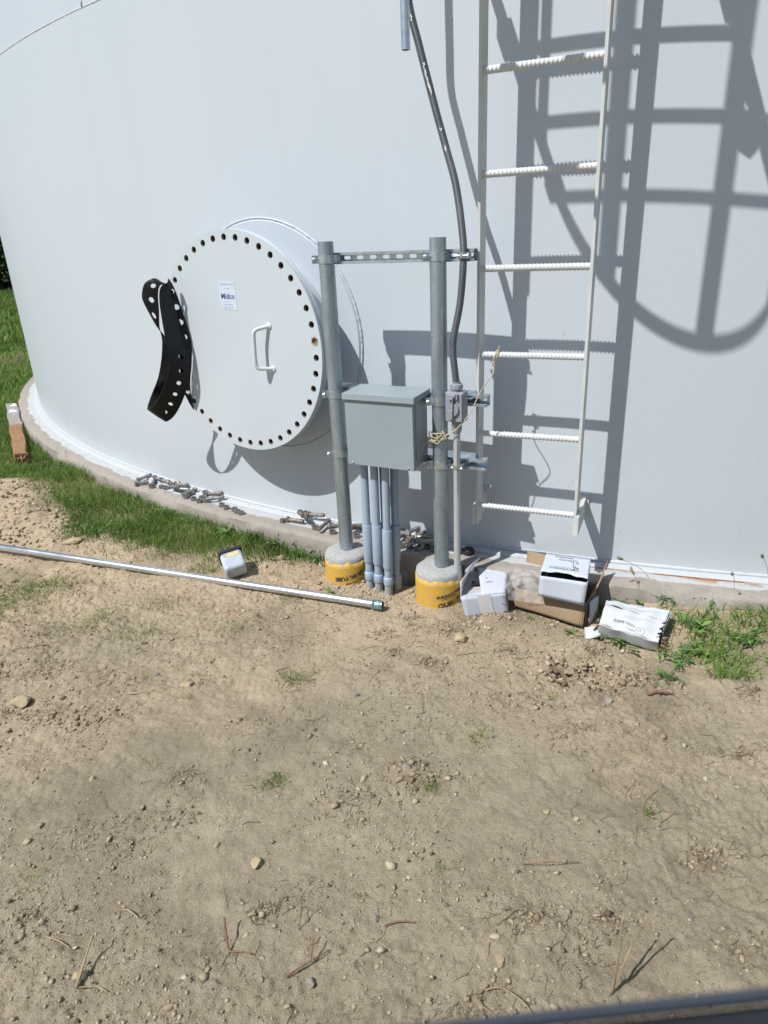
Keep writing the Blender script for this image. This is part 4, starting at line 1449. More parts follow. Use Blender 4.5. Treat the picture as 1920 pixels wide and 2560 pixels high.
mb = MB(); mb.add(g_pipe(RF(-.0165, .19, 1.840), RF(-.030, .19, 8.4), .0135, .0118, 28)); mb.build('pipe', MT['emt'], pe, smooth=True, auto=40)
for zb in (2.9, 4.9, 6.9):
    mb = MB(); mb.add(g_box(RF(-.022, -.02, zb), .03, .46, .03, ru3, rn3)); mb.build('standoff', MT['zinc'], pe)

# ------------------------------------------------------------------ twine
def strand(pts, r=.0022, per=10, n=7):
    return g_tube(catmull(pts, per), r, n)


tw = empty('twine', RF(0, .035, .6), 'cream twine tied from a ladder rung down to the right post', 'twine')
kx = .058
zk = RUNG0 + 2 * PITCHR
mb = MB()
mb.add(strand([LF(kx, .016, zk - .03), LF(kx - .004, .022, zk - .06), RF(.205, -.005, .845), RF(.160, .0, .775), RF(.130, .015, .705), RF(.105, .032, .668), RF(.075, .040, .635), RF(.035, .042, .612), RF(.012, .0405, .605)]))
mb.add(strand([LF(kx - .012, .012, zk - .028), LF(kx - .002, .017, zk - .008), LF(kx + .004, .010, zk + .015), LF(kx + .003, -.010, zk + .013), LF(kx + .002, -.014, zk - .008), LF(kx + .004, .004, zk - .017), LF(kx + .008, .016, zk - .004), LF(kx + .011, .008, zk + .015), LF(kx + .009, -.012, zk + .008), LF(kx + .004, -.008, zk - .016), LF(kx - .002, .014, zk - .022), LF(kx - .012, .02, zk - .034)]))
mb.add(strand([LF(kx + .006, .004, zk + .012), LF(kx + .012, .006, zk + .026), LF(kx + .014, .006, zk + .034)]))
loop = []
for k in range(15):
    t = 2 * PI * k / 14 * 1.05 + .6
    loop.append(RF(.0335 * math.cos(t), .0335 * math.sin(t), .604 + .012 * math.sin(t * .5 + 1)))
mb.add(strand(loop))
mb.add(strand([RF(.012, .039, .606), RF(-.006, .044, .600), RF(-.016, .046, .612), RF(-.004, .048, .620), RF(.010, .046, .606), RF(-.002, .043, .590), RF(-.020, .040, .592), RF(-.030, .036, .600)]))
mb.add(strand([RF(-.030, .030, .622), RF(-.034, .028, .606), RF(-.020, .038, .585), RF(.004, .042, .578), RF(.016, .043, .590), RF(.030, .042, .604)]))
mb.add(strand([RF(.004, .042, .578), RF(-.022, .046, .588), RF(-.04, .050, .578), RF(-.052, .052, .562), RF(-.056, .052, .545)]))
mb.add(strand([RF(.012, .044, .606), RF(.026, .046, .618), RF(.030, .046, .630), RF(.042, .046, .606)]))
mb.build('cord', MT['twine'], tw, smooth=True)

# ------------------------------------------------------------------ long conduit on the ground
ec = empty('loose_conduit', (-.02, 2.505, -.12), 'long shiny metal conduit lying across the dirt from the left', 'conduit')
e0 = np.array([-4.4, 4.12, -.085]); e1 = np.array([-.062, 2.521, -.098]); ed = unit(e1 - e0)
ks = np.linspace(0, 1, 400)
gl = G(e0[0] + (e1[0] - e0[0]) * ks, e0[1] + (e1[1] - e0[1]) * ks) + .006
vis = ks < .97
zl = float(np.max((gl[vis] - e1[2] * ks[vis]) / (1 - ks[vis])))
e0[2] = min(max(zl, -.10), .02)
ed = unit(e1 - e0)
P = [e0 + (e1 - e0) * k / 40 for k in range(41)]
mb = MB(); mb.add(g_tube(P, .0165, 28)); mb.build('tube', MT['emt'], ec, smooth=True, auto=40)
mb = MB(); pr = [(.0150, -.001), (.0192, 0), (.0196, .004)]
for k in range(5): pr += [(.0184, .006 + k * .0025), (.0196, .0072 + k * .0025)]
pr += [(.0198, .024), (.0198, .040), (.0190, .042), (.0190, .046), (.0165, .047), (.0160, .03), (.0005, .03)]
mb.add(g_lathe(pr, 28, e1 - ed * .006, ed)); mb.build('threaded_coupling', MT['cyan'], ec, smooth=True, auto=35)
mb = MB(); mb.add(g_lathe([(.0005, 0), (.0158, 0)], 20, e1 - ed * .006 + ed * .0315, ed)); mb.build('bore', MT['black'], ec)  # black disc paints the dark inside of the open end

# ------------------------------------------------------------------ bolts and nuts on the ring
BA = [(-1.464, 3.941, 50, .108), (-1.457, 3.87, 20, .09), (-1.354, 3.819, 96, .11), (-1.33, 3.968, -43, .102), (-1.31, 3.887, -41, .11), (-1.187, 3.821, -23, .1), (-1.189, 3.748, -19, .1), (-1.214, 3.739, -48, .11), (-1.104, 3.62, 80, .09), (-1.046, 3.719, -127, .1), (-1.225, 3.869, -17, .09), (-0.965, 3.636, -11, .095), (-0.867, 3.567, -171, .095)]
NA = [(-1.261, 3.788), (-1.292, 3.81), (-1.051, 3.586), (-1.012, 3.548), (-1.008, 3.602), (-0.974, 3.548), (-0.998, 3.658), (-0.873, 3.471), (-0.838, 3.43), (-0.79, 3.398), (-0.771, 3.37), (-0.748, 3.347)]
BB = [(-0.48, 3.209, -28, .1), (-0.413, 3.246, -76, .1), (-0.377, 3.242, -81, .1), (-0.355, 3.224, -29, .1), (-0.243, 3.203, -112, .11), (-0.267, 3.104, 7, .09), (-0.098, 3.085, -163, .09), (-0.10, 3.029, -168, .09)]
NB = [(-0.512, 3.213), (-0.338, 3.105), (-0.252, 3.042), (-0.134, 2.985)]
BC = [(0.048, 2.955, 39, .09), (0.096, 2.852, 81, .1), (0.113, 2.872, 31, .1), (0.118, 2.937, 29, .09), (0.147, 2.888, -20, .09), (0.157, 2.827, -12, .09), (0.05, 2.900, 28, .09), (.07, 2.93, -50, .09)]
NC = [(0.108, 2.838), (0.146, 2.817), (0.22, 2.80), (0.074, 2.852), (.19, 2.83)]


def bolt_geo(L):
    return [g_lathe([(.0175, -.0125), (.0185, -.011), (.0185, -.001), (.0175, 0)], 6, (0, 0, 0), (1, 0, 0)),
            g_tube([(0, 0, 0), (L - .003, 0, 0), (L, 0, 0)], [.0108, .0108, .0092], 12)]


def thread_geo(L):
    pr = []
    k = L * .48
    while k < L - .004:
        pr += [(.0109, k), (.0116, k + .0013)]
        k += .0026
    return g_lathe(pr, 12, (0, 0, 0), (1, 0, 0))


bm_cache = {}


def put_bolt(x, y, yaw, L, z, label, group, tilt=0.0, rust=False):
    p = empty('loose_bolt', (x, y, z), label, 'bolt', group)
    p.rotation_euler = (random.uniform(0, 1), -tilt, math.radians(yaw)); p.scale = (.88, .88, .88)
    Lk = round(L * 50) / 50
    key = (Lk, rust)
    mt = MT['boltrust'] if rust else MT['bolt']
    if key not in bm_cache:
        a = MB(); [a.add(q) for q in bolt_geo(Lk)]; o1 = a.build('shank', mt, None, smooth=True, auto=35)
        b = MB(); b.add(thread_geo(Lk)); o2 = b.build('thread', mt, None, smooth=True, auto=60)
        bm_cache[key] = (o1, o2)
        for o in (o1, o2): o.parent = p
    else:
        for o in bm_cache[key]:
            c = o.copy(); col.objects.link(c); c.parent = p
    return p


nut_mesh = []


def put_nut(x, y, z, label, group):
    if not nut_mesh:
        mb = MB()
        V, F = [], []
        for (zz_) in (0, .0165):
            for q in range(12):
                a = q * PI / 6; r = .0185 * (1 if q % 2 == 0 else .868); V.append(np.array([r * math.cos(a), r * math.sin(a), zz_]))
            for q in range(12):
                a = q * PI / 6; V.append(np.array([.0108 * math.cos(a), .0108 * math.sin(a), zz_]))
        for q in range(12):
            q2 = (q + 1) % 12
            F += [(q, 24 + q, 24 + q2, q2), (12 + q, 12 + q2, 36 + q2, 36 + q), (24 + q, 36 + q, 36 + q2, 24 + q2), (q, q2, 12 + q2, 12 + q)]
        mb.add((V, F)); o = mb.build('loose_nut', MT['bolt'], bevel=.0012); nut_mesh.append(o)
    else:
        o = nut_mesh[0].copy(); col.objects.link(o)
    o.location = (x, y, z); o.rotation_euler = (random.uniform(-.12, .12), random.uniform(-.12, .12), random.uniform(0, 2))
    tag(o, label, 'nut', group)


ORD = ['leftmost', 'second', 'third', 'fourth', 'fifth', 'sixth', 'seventh', 'eighth', 'ninth', 'tenth', 'eleventh', 'twelfth', 'thirteenth', 'fourteenth']


def ordinals(lst):
    order = sorted(range(len(lst)), key=lambda k: lst[k][0] / lst[k][1])
    out = [''] * len(lst)
    for n_, k in enumerate(order):
        out[k] = 'leftmost' if n_ == 0 else 'rightmost' if n_ == len(lst) - 1 else ORD[n_] + ' from the left'
    return out


def ring_z(x, y):
    r = math.hypot(x - TC[0], y - TC[1])
    return .010 if r < TR + .056 else .001


def keep_off(x, y, lim=.03):
    r = math.hypot(x - TC[0], y - TC[1]); k = min(max(r, TR + lim), RING - .018) / r
    return TC[0] + (x - TC[0]) * k, TC[1] + (y - TC[1]) * k


for bl, nl, lab, nlab, g, rs in ((BA, NA, 'loose steel bolt on the ledge below the gasket', 'loose hex nut on the ledge below the gasket', 'on the ledge below the gasket', False),
                                 (BB, NB, 'loose dull bolt in the heap beside the left post', 'loose hex nut near the heap beside the left post', 'on the ledge beside the left post', True),
                                 (BC, NC, 'shaded loose bolt between the risers and right post', 'shaded loose nut between the risers and right post', 'on the ledge behind the risers', False)):
    on_, nn2 = ordinals(bl), ordinals(nl)
    for k, (x, y, yaw, L) in enumerate(bl):
        x, y = keep_off(x, y, .045)
        lift = .0
        for j in range(k):
            if math.hypot(x - bl[j][0], y - bl[j][1]) < .065: lift = max(lift, .018)
        put_bolt(x, y, yaw, L, ring_z(x, y) + .0145 + lift, lab + ', ' + on_[k], 'loose bolts ' + g, random.uniform(-.04, .10) + (.12 if lift else 0), rs or random.random() < .25)
    for k, (x, y) in enumerate(nl):
        x, y = keep_off(x, y)
        put_nut(x, y, ring_z(x, y) + .001, nlab + ', ' + nn2[k], 'loose nuts ' + g)

# black rubber boot on the ring beside the standing conduit
mb = MB()
mb.add(g_lathe([(.0005, 0), (.024, 0), (.026, .012), (.022, .026), (.014, .033), (.0005, .034)], 20, (.366, 2.752, .0), (.1, .05, 1)))
mb.add(g_box((.338, 2.757, .012), .045, .022, .02, unit((1, -.2, .1)), unit((.2, 1, 0))))
o = mb.build('rubber_boot', MT['black'], smooth=True, auto=40); tag(o, 'small black rubber fitting on the ledge behind the open white box', 'fitting')

# ------------------------------------------------------------------ boxes
bx = empty('open_white_box', (.39, 2.42, -.12), 'white carton with its left flap standing open beside the conduit', 'carton')
b0, b1, b2, b3 = (np.array(q) for q in ((.312, 2.412, -.122), (.488, 2.424, -.118), (.535, 2.645, -.112), (.352, 2.655, -.112)))
up = np.array([0, 0, .098])
t0, t1, t2, t3 = b0 + up + np.array([-.021, .003, 0]), b1 + up + np.array([-.018, 0, 0]), b2 + up + np.array([-.012, 0, 0]), b3 + up + np.array([-.015, 0, 0])
for nm_, q in (('front_wall', (b0, b1, t1, t0)), ('right_wall', (b1, b2, t2, t1)), ('back_wall', (b2, b3, t3, t2)), ('left_wall', (b3, b0, t0, t3))):
    mb = MB(); mb.add(g_sheet(*q, 10, 6, .0012, 4, .5)); mb.build(nm_, MT['brown'] if nm_ == 'right_wall' else MT['whitebox'], bx, smooth=True, solid=.002, flute=True)
dz = np.array([0, 0, -.012])
mb = MB(); mb.add(g_sheet(t0 + dz + .02 * (t1 - t0), t1 + dz - .02 * (t1 - t0), t2 + dz, t3 + dz, 6, 6, .001)); mb.build('inner_flap', MT['flapshade'], bx, solid=.002)
mid0 = t0 + (t1 - t0) * .47; mid3 = t3 + (t2 - t3) * .30 + (t0 - t3) * .10
mb = MB(); mb.add(g_sheet(mid0 + (0, 0, .002), t1 + (0, 0, .001), t2 + (0, 0, .004), mid3 + (0, 0, .008), 8, 8, .0012, 5, .0, .003)); mb.build('top_flap', MT['whitebox'], bx, smooth=True, solid=.002, flute=True)
mb = MB(); mb.add(g_sheet(t0 + (0, .001, .001), t0 + (t1 - t0) * .6 + (0, .001, .001), t0 + (t1 - t0) * .55 + (t3 - t0) * .12 + (0, 0, -.002), t0 + (t3 - t0) * .05 + (0, 0, -.002), 6, 2)); mb.build('front_lip', MT['whitebox'], bx, solid=.002, flute=True)
f0 = t0 + np.array([.000, .03, .052]); f1 = t3 + np.array([.075, -.03, .075])
mb = MB(); mb.add(g_sheet(t0, t3 + (t0 - t3) * .12, f1, f0, 8, 8, .001, 5, 2, .004)); lf_ = mb.build('open_flap', MT['whitebox'], bx, smooth=True, solid=.002, flute=True)
mb = MB()
for k, (s0, s1) in enumerate(((.06, .94), (.06, .94), (.1, .6), (.1, .7), (.1, .55))):
    tt = (.42, .47, .66, .74, .82)[k]
    A_ = t0 + (f0 - t0) * tt; B_ = (t3 + (t0 - t3) * .12) + (f1 - (t3 + (t0 - t3) * .12)) * tt
    nn = unit(np.cross(B_ - A_, f0 - t0)); nn = nn if nn[0] > 0 else -nn
    mb.add(g_tube([A_ + (B_ - A_) * s0 + nn * .004, A_ + (B_ - A_) * s1 + nn * .004], .0011, 4))
o = mb.build('print', MT['greyink'], bx)
vd = t0 + (t1 - t0) * .36 + (t3 - t0) * .42
mb = MB(); mb.add(g_box(vd + np.array([.005, 0, .0]), .062, .034, .002, unit(t1 - t0), unit(t3 - t0))); mb.build('black_rectangle', MT['black'], bx)  # flat black rectangle lying over the inner flap
mb = MB()
for k in range(9):
    mb.add(g_box(mid0 + (t1 - t0) * (.06 + .018 * k) + (t3 - t0) * .36 + np.array([.004, 0, .0075]), .0018, .010, .0006))
mb.add(g_box(mid0 + (t1 - t0) * .06 + (t3 - t0) * .50 + np.array([.004, 0, .0075]), .008, .008, .0006))
mb.build('barcode', MT['greyink'], bx)
fn_ = unit(np.cross(b1 - b0, t0 - b0)); fn_ = fn_ if fn_[1] < 0 else -fn_
mb = MB(); mb.add(g_sheet(*[q + fn_ * .0022 for q in (b0 + (b1 - b0) * .36, b0 + (b1 - b0) * .66, t0 + (t1 - t0) * .66, t0 + (t1 - t0) * .36)], 4, 4)); mb.build('tape', MT['tape'], bx)
mb = MB()
for k, tt in enumerate((.15, .48, .85)):
    q = b0 + (b1 - b0) * .93 + (t0 - b0) * tt + fn_ * .003
    mb.add(g_tube([q + np.array([-.008, 0, .004]), q + np.array([.008, 0, -.004])], .0009, 5))
mb.build('staple', MT['ink'], bx)

cb = empty('cardboard_box', (.66, 2.45, -.12), 'brown corrugated cardboard box holding the second white carton', 'carton')
c0, c1, c2, c3 = (np.array(q) for q in ((.522, 2.475, -.115), (.765, 2.318, -.118), (.865, 2.475, -.115), (.60, 2.64, -.11)))
h0, h1, h2, h3 = (q + np.array([0, 0, dz_]) for q, dz_ in ((c0, .088), (c1, .10), (c2, .105), (c3, .10)))
fo = np.array([-.018, -.03, 0])
for nm_, q, bg_ in (('front_flap', (c0 + fo * .4 + (0, 0, .012), c1 + fo + (0, 0, .010), h1, h0), .006), ('right_wall', (c1, c2, h2, h1), .002), ('back_wall', (c2, c3, h3, h2), .002), ('left_wall', (c3, c0, h0, h3), .002), ('floor', (c0, c1, c2, c3), 0)):
    mb = MB(); mb.add(g_sheet(*q, 12, 8, .0025, 3.3, 1.1, bg_)); mb.build(nm_, MT['brown'], cb, smooth=True, solid=.004, flute=True)
mb = MB(); mb.add(g_sheet(c0 + (0, 0, .0), c1 + (-.004, .0, .0), c1 + (-.003, .004, .07), c0 + (.002, .004, .07), 8, 4, .002)); mb.build('inner_wall', MT['brown'], cb, smooth=True, solid=.002, flute=True)
mb = MB(); mb.add(g_sheet(h1 + (.0, 0, 0), h2, h2 + (.03, .005, .085), h1 + (.045, .02, .055), 8, 6, .003, 5, .3)); mb.build('right_flap', MT['brown'], cb, smooth=True, solid=.004, flute=True)
mb = MB(); mb.add(g_sheet(h3, h2 + (h3 - h2) * .35, h2 + (h3 - h2) * .35 + np.array([.02, .035, .04]), h3 + np.array([.01, .04, .05]), 8, 6, .003, 5, .9)); mb.build('back_flap', MT['brown'], cb, smooth=True, solid=.004, flute=True)
mb = MB(); mb.add(g_sheet(h1 + (.012, .0, .0), h1 + (.06, .05, .0), h1 + (.066, .055, -.085), h1 + (.016, .0, -.10), 5, 5, .002)); mb.build('white_side_flap', MT['whitebox'], cb, smooth=True, solid=.002, flute=True)

wb = empty('closed_white_box', (.68, 2.4, -.01), 'white carton with a black scrawl sitting in the cardboard box', 'carton')
p0, p1 = np.array((.588, 2.362, -.002)), np.array((.742, 2.276, -.006))
q0, q1 = np.array((.590, 2.355, .088)), np.array((.748, 2.272, .094))
dp_ = np.array((.068, .185, 0.0))
p2, p3, q2, q3 = p1 + dp_ * .95, p0 + dp_ * .95, q1 + dp_, q0 + dp_
for nm_, q in (('front_wall', (p0, p1, q1, q0)), ('right_wall', (p1, p2, q2, q1)), ('back_wall', (p2, p3, q3, q2)), ('left_wall', (p3, p0, q0, q3)), ('bottom', (p0, p1, p2, p3))):
    mb = MB(); mb.add(g_sheet(*q, 10, 6, .0012, 4, .8)); mb.build(nm_, MT['whitebox'], wb, smooth=True, solid=.002, flute=True)
# lid: its torn front edge leaves a dark gap
V, F = [], []
nn_, mm_ = 22, 8
for j in range(mm_ + 1):
    for i in range(nn_ + 1):
        s, t = i / nn_, j / mm_
        gap = .006 + .020 * (1 - abs(s - .48) / .52) ** 1.0 * (1 if s < .55 else (1 - (s - .55) / .5)) + .003 * math.sin(s * 23)
        base = q0 + (q1 - q0) * s
        P_ = base + dp_ * (gap / .197 + (1 - gap / .197) * t) + np.array([0, 0, .004 + .010 * (1 - t)])
        V.append(P_)
for j in range(mm_):
    for i in range(nn_):
        k = j * (nn_ + 1) + i
        F.append((k, k + 1, k + nn_ + 2, k + nn_ + 1))
mb = MB(); mb.add((V, F)); mb.build('lid', MT['whitebox'], wb, smooth=True, solid=.002, flute=True)
mb = MB(); mb.add(g_sheet(q0 + (0, 0, -.03) + dp_ * .05, q1 + (0, 0, -.03) + dp_ * .05, q2 + (0, 0, -.03), q3 + (0, 0, -.03), 2, 2)); mb.build('inner_fill', MT['black'], wb)  # black sheet under the lid paints the darkness of the gap


def on_lid(x, y):      # x along the front edge 0..1, y towards the back 0..1
    return q0 + (q1 - q0) * x + dp_ * y + np.array([0, 0, .0072 + .010 * (1 - (y - .1) / .9)])


def lidmap(x, y):       # upside-down writing
    return on_lid(.52 - x, .52 - y)


mb = MB()
mb.add(place2d(text_geo('HAYDON', .145, .004), lambda x, y: on_lid(.47 - x, .30 - y * .8)))
mb.build('lettering', MT['greyink'], wb)
mb = MB()
for (yy, x0, x1, hh) in ((.83, .22, .62, .055), (.70, .32, .62, .055)):
    k = x0
    while k < x1:
        wd = random.uniform(.006, .016)
        A_, B_ = on_lid(k, yy), on_lid(k + wd, yy)
        C_, D_ = on_lid(k + wd, yy + hh), on_lid(k, yy + hh)
        mb.add(([A_, B_, C_, D_], [(0, 1, 2, 3)]))
        k += wd + random.uniform(.006, .012)
mb.add(g_tube([on_lid(.2, .39), on_lid(.62, .37)], .0005, 4)); mb.add(g_tube([on_lid(.2, .95), on_lid(.66, .95)], .0004, 4))
mb.build('barcode', MT['greyink'], wb)
mb = MB()
mb.add(g_tube(catmull([on_lid(*q) for q in ((.66, .40), (.66, .52), (.63, .66), (.66, .76), (.72, .72), (.74, .63), (.69, .62))], 8), .0009, 5))
mb.add(g_tube(catmull([on_lid(*q) for q in ((.68, .27), (.69, .36), (.70, .46), (.72, .40), (.77, .42), (.73, .34))], 8), .0009, 5))
mb.build('pen_scrawl', MT['ink'], wb)

# clear film bulging between the two cartons
V, F = [], []
nn_ = 26
r2 = random.Random(3)
for j in range(nn_ + 1):
    for i in range(nn_ + 1):
        s, t = i / nn_ * 2 - 1, j / nn_ * 2 - 1
        h = max(0, 1 - (abs(s) ** 2.2)) * max(0, 1 - abs(t) ** 2.0)
        cr = .005 * math.sin(6 * s + 4 * t + 2 * math.sin(3 * t)) * h + .0025 * math.sin(13 * t - 6 * s) * h
        base = np.array([.562, 2.50, -.045]) + np.array([.085, -.03, 0]) * s + np.array([.03, .085, .012]) * t
        V.append(base + np.array([-.015 * h, -.02 * h, .085 * h ** .7 + cr]))
for j in range(nn_):
    for i in range(nn_):
        k = j * (nn_ + 1) + i
        F.append((k, k + 1, k + nn_ + 2, k + nn_ + 1))
mb = MB(); mb.add((V, F)); o = mb.build('plastic_film', MT['film'], smooth=True)
tag(o, 'crumpled clear plastic film bulging between the white cartons', 'plastic film')

# torn weathered carton on the grass
tc_ = empty('torn_carton', (.93, 2.25, -.12), 'torn dirty white carton lying crushed on the grass', 'carton')
k0, k1 = np.array((.845, 2.322, -.018)), np.array((1.055, 2.232, -.020))        # back top edge
k2, k3 = np.array((.957, 2.085, -.058)), np.array((.787, 2.215, -.050))         # front edge
l2, l3 = np.array((.975, 2.115, -.118)), np.array((.80, 2.240, -.112))          # front bottom
l0, l1 = np.array((.875, 2.39, -.115)), np.array((1.085, 2.30, -.118))
rdg0, rdg1 = k0 + (k3 - k0) * .28 + np.array([0, 0, .014]), k1 + (k2 - k1) * .42 + np.array([0, 0, .010])


def crumple(q, n, m, seed, name, torn=None, mat='whiteold', amp=.004):
    V, F = g_sheet(*q, n, m, amp, 5.5, seed, .010 if name == 'top_face' else 0)
    V = [v + np.array([0, 0, 1]) * .004 * math.sin(v[0] * 61 + v[1] * 37 + seed) * math.sin(v[1] * 83 - v[0] * 23) for v in V]
    if torn: F = [f for f in F if not torn(np.mean([V[i] for i in f], 0))]
    mb = MB(); mb.add((V, F)); return mb.build(name, MT[mat], tc_, smooth=True, solid=.002, flute=True)


slit0 = k0 + (k3 - k0) * .36; slitd = unit(k1 - k0)


def torn_top(p):
    e = p - slit0
    s = float(np.dot(e, slitd)); d = float(np.linalg.norm(e - slitd * s) * (1 if np.dot(e, k3 - k0) > 0 else -1))
    if .004 < s < .055 and abs(d - .012 * s / .05 + .002) < .0042 * (1 - s / .06) + .001: return True
    return False


crumple((rdg0, rdg1, k1, k0), 30, 14, 1, 'back_face', torn_top)
crumple((k3, k2, rdg1, rdg0), 40, 30, 2, 'top_face', lambda p: (float(np.dot(p - k2, unit(k1 - k2))) > .02 and float(np.dot(p - k2, unit(k3 - k2))) < .010 + .006 * math.sin(p[1] * 300)))
crumple((l3, l2, k2, k3), 24, 8, 3, 'front_face')
crumple((l2, l1, k1, k2), 12, 8, 4, 'right_end', lambda p: float(np.dot(p - k2, unit(k1 - k2))) < .075 and p[2] > -.112 + .01 * math.sin(p[0] * 200))
crumple((l0, l3, k3, k0), 12, 8, 5, 'left_end', lambda p: p[2] > -.07 and p[1] < 2.27)
crumple((l1, l0, k0, k1), 12, 6, 6, 'rear_face')
mb = MB()
e_ = k3 + np.array([-.012, .012, -.02])
mb.add(g_sheet(e_, e_ + (.02, -.02, -.03), e_ + (-.035, -.01, -.05), e_ + (-.03, .04, -.03), 6, 6, .004, 9, 1)); mb.build('torn_flap', MT['whiteold'], tc_, smooth=True, solid=.002, flute=True)
mb = MB()
for k in range(9):
    s = random.random(); q = k2 + (k1 - k2) * s * .5 + np.array([.006, -.002, -.012 - .03 * random.random()])
    mb.add(g_sheet(q, q + np.array([.018, -.004, -.006]) * random.uniform(.5, 1.3), q + np.array([.02, .008, -.026]) * random.uniform(.6, 1.2), q + np.array([.0, .01, -.02]), 3, 3, .003, 20, k))
mb.build('torn_edge', MT['brown'], tc_, smooth=True, solid=.002, flute=True)
mb = MB()
for k in range(6):
    s = random.random(); q = k3 + (k0 - k3) * s * .4 + np.array([-.004, 0, -.016])
    mb.add(g_sheet(q, q + np.array([-.012, -.004, .002]), q + np.array([-.016, .008, -.02]), q + np.array([.0, .01, -.02]), 3, 3, .003, 20, k + 9))
mb.build('torn_edge', MT['brown'], tc_, smooth=True, solid=.002, flute=True)


def on_top(s, t):
    P_ = k3 + (k2 - k3) * s + ((rdg0 + (rdg1 - rdg0) * s) - (k3 + (k2 - k3) * s)) * t
    v = P_
    nn = unit(np.cross(k2 - k3, rdg0 - k3))
    e = math.sin(v[0] * 5.5 * 6.1 + 2) * math.sin(v[1] * 5.5 * 5.3 + 2 * 1.7 + v[2] * 5.5 * 4.7)
    v = v + nn * (.004 * e) + np.array([0, 0, .004 * math.sin(v[0] * 61 + v[1] * 37 + 2) * math.sin(v[1] * 83 - v[0] * 23)])
    return v + nn * (.0030 + .010 * math.sin(PI * s) * math.sin(PI * t))


mb = MB()
k = .22
while k < .40:
    wd = random.uniform(.004, .009)
    mb.add(([on_top(k, .26), on_top(k + wd, .26), on_top(k + wd, .36), on_top(k, .36)], [(0, 1, 2, 3)])); k += wd + random.uniform(.003, .006)
mb.add(place2d(text_geo('02153', .040), lambda x, y: on_top(.26 + x, .225 + y)))
for (s0, s1, t) in ((.43, .56, .30), (.58, .72, .30), (.45, .60, .16), (.47, .58, .125), (.62, .70, .17), (.62, .70, .12), (.50, .58, .09)):
    s = s0
    while s < s1:
        w_ = random.uniform(.006, .014); h_ = random.uniform(.012, .024)
        mb.add(([on_top(s, t), on_top(s + w_, t), on_top(s + w_, t + h_), on_top(s, t + h_)], [(0, 1, 2, 3)])); s += w_ + random.uniform(.004, .008)
mb.build('print', MT['greyink'], tc_)
mb = MB()
for (s0, s1, t0_, t1_) in ((.43, .57, .275, .345), (.60, .75, .05, .24)):
    for a_, b_ in (((s0, t0_), (s1, t0_)), ((s1, t0_), (s1, t1_)), ((s1, t1_), (s0, t1_)), ((s0, t1_), (s0, t0_))):
        mb.add(g_tube([on_top(*a_), on_top(*b_)], .0006, 4))
mb.build('print_frame', MT['greyink'], tc_)

# ------------------------------------------------------------------ plastic jar
jr = empty('plastic_jar', (-.700, 2.850, float(G(-.700, 2.850)) + .006), 'tipped milky plastic jar with black lid and yellow label on the dirt', 'jar')
Rj = Matrix.Rotation(math.radians(24), 3, 'Z') @ Matrix.Rotation(math.radians(26), 3, 'X') @ Matrix.Rotation(math.radians(-8), 3, 'Y')
jx, jy, jz = (np.array(Rj @ Vector(q)) for q in ((1, 0, 0), (0, 1, 0), (0, 0, 1)))
jc = np.array(jr.location) + np.array([0, 0, .050])
for nm_, s, off, mt, bv in (('body', (.100, .100, .082), (0, 0, 0), 'milky', .016), ('inner_fill', (.092, .040, .0826), (0, .029, .0002), 'bluegel', .012), ('lid', (.106, .018, .090), (0, .058, 0), 'black', .008), ('lid_rim', (.110, .006, .094), (0, .049, 0), 'black', .003)):
    mb = MB(); mb.add(g_box(jc + jx * off[0] + jy * off[1] + jz * off[2], *s, jx, jy, jz))
    o = mb.build(nm_, MT[mt], jr, bevel=bv); o.modifiers['bevel'].segments = 4
mb = MB(); mb.add(g_box(jc + jy * .026 + jx * .008 + jz * .0418, .056, .022, .0008, jx, jy, jz)); mb.build('label', MT['labelyellow'], jr)
mb = MB()
for k in range(5): mb.add(g_box(jc + jy * (.018 + .0038 * k) + jx * .008 + jz * .0424, .042 - .006 * (k % 3), .0012, .0004, jx, jy, jz))
mb.build('label_print', MT['tape'], jr)

# ------------------------------------------------------------------ old timber on the grass
tb = empty('timber_post', (-3.0, 5.58, -.062), 'weathered square timber with white paint flecks lying on the lawn', 'timber')
ang = math.atan2(4.72 - 6.45, -2.56 + 3.46)
tb.rotation_euler = (0, 0, ang)
V, F = [], []
nn_ = 40
L = 1.9
sec = [(-.048, -.045), (.048, -.045), (.050, .045), (-.046, .048)]
for i in range(nn_ + 1):
    x = -L / 2 + L * i / nn_
    rot = max(0, (x - .1) / .85)
    for k, (yy, zz_) in enumerate(sec):
        j = 1 - .16 * rot * (math.sin(x * 19 + k * 2) * .5 + .5)
        V.append(np.array([x + .015 * rot * math.sin(k * 3), yy * j + .006 * math.sin(x * 11 + k), zz_ * j + .004 * math.sin(x * 17 + k * 1.3)]))
for i in range(nn_):
    for k in range(4):
        F.append((i * 4 + k, i * 4 + (k + 1) % 4, i * 4 + 4 + (k + 1) % 4, i * 4 + 4 + k))
F += [(3, 2, 1, 0), tuple(nn_ * 4 + k for k in range(4))]
mb = MB(); mb.add((V, F)); mb.build('beam', MT['timber'], tb, bevel=.008, local=True)
mb = MB()
for k in range(14):
    mb.add(g_sheet(*[np.array([.9 + random.uniform(-.06, .08), random.uniform(-.045, .03), random.uniform(-.04, .035)]) + np.array(q) for q in ((0, 0, 0), (.07, .01, 0), (.08, .03, .005), (0, .02, .01))], 2, 2))
mb.build('splinters', MT['timber'], tb, solid=.004, local=True)

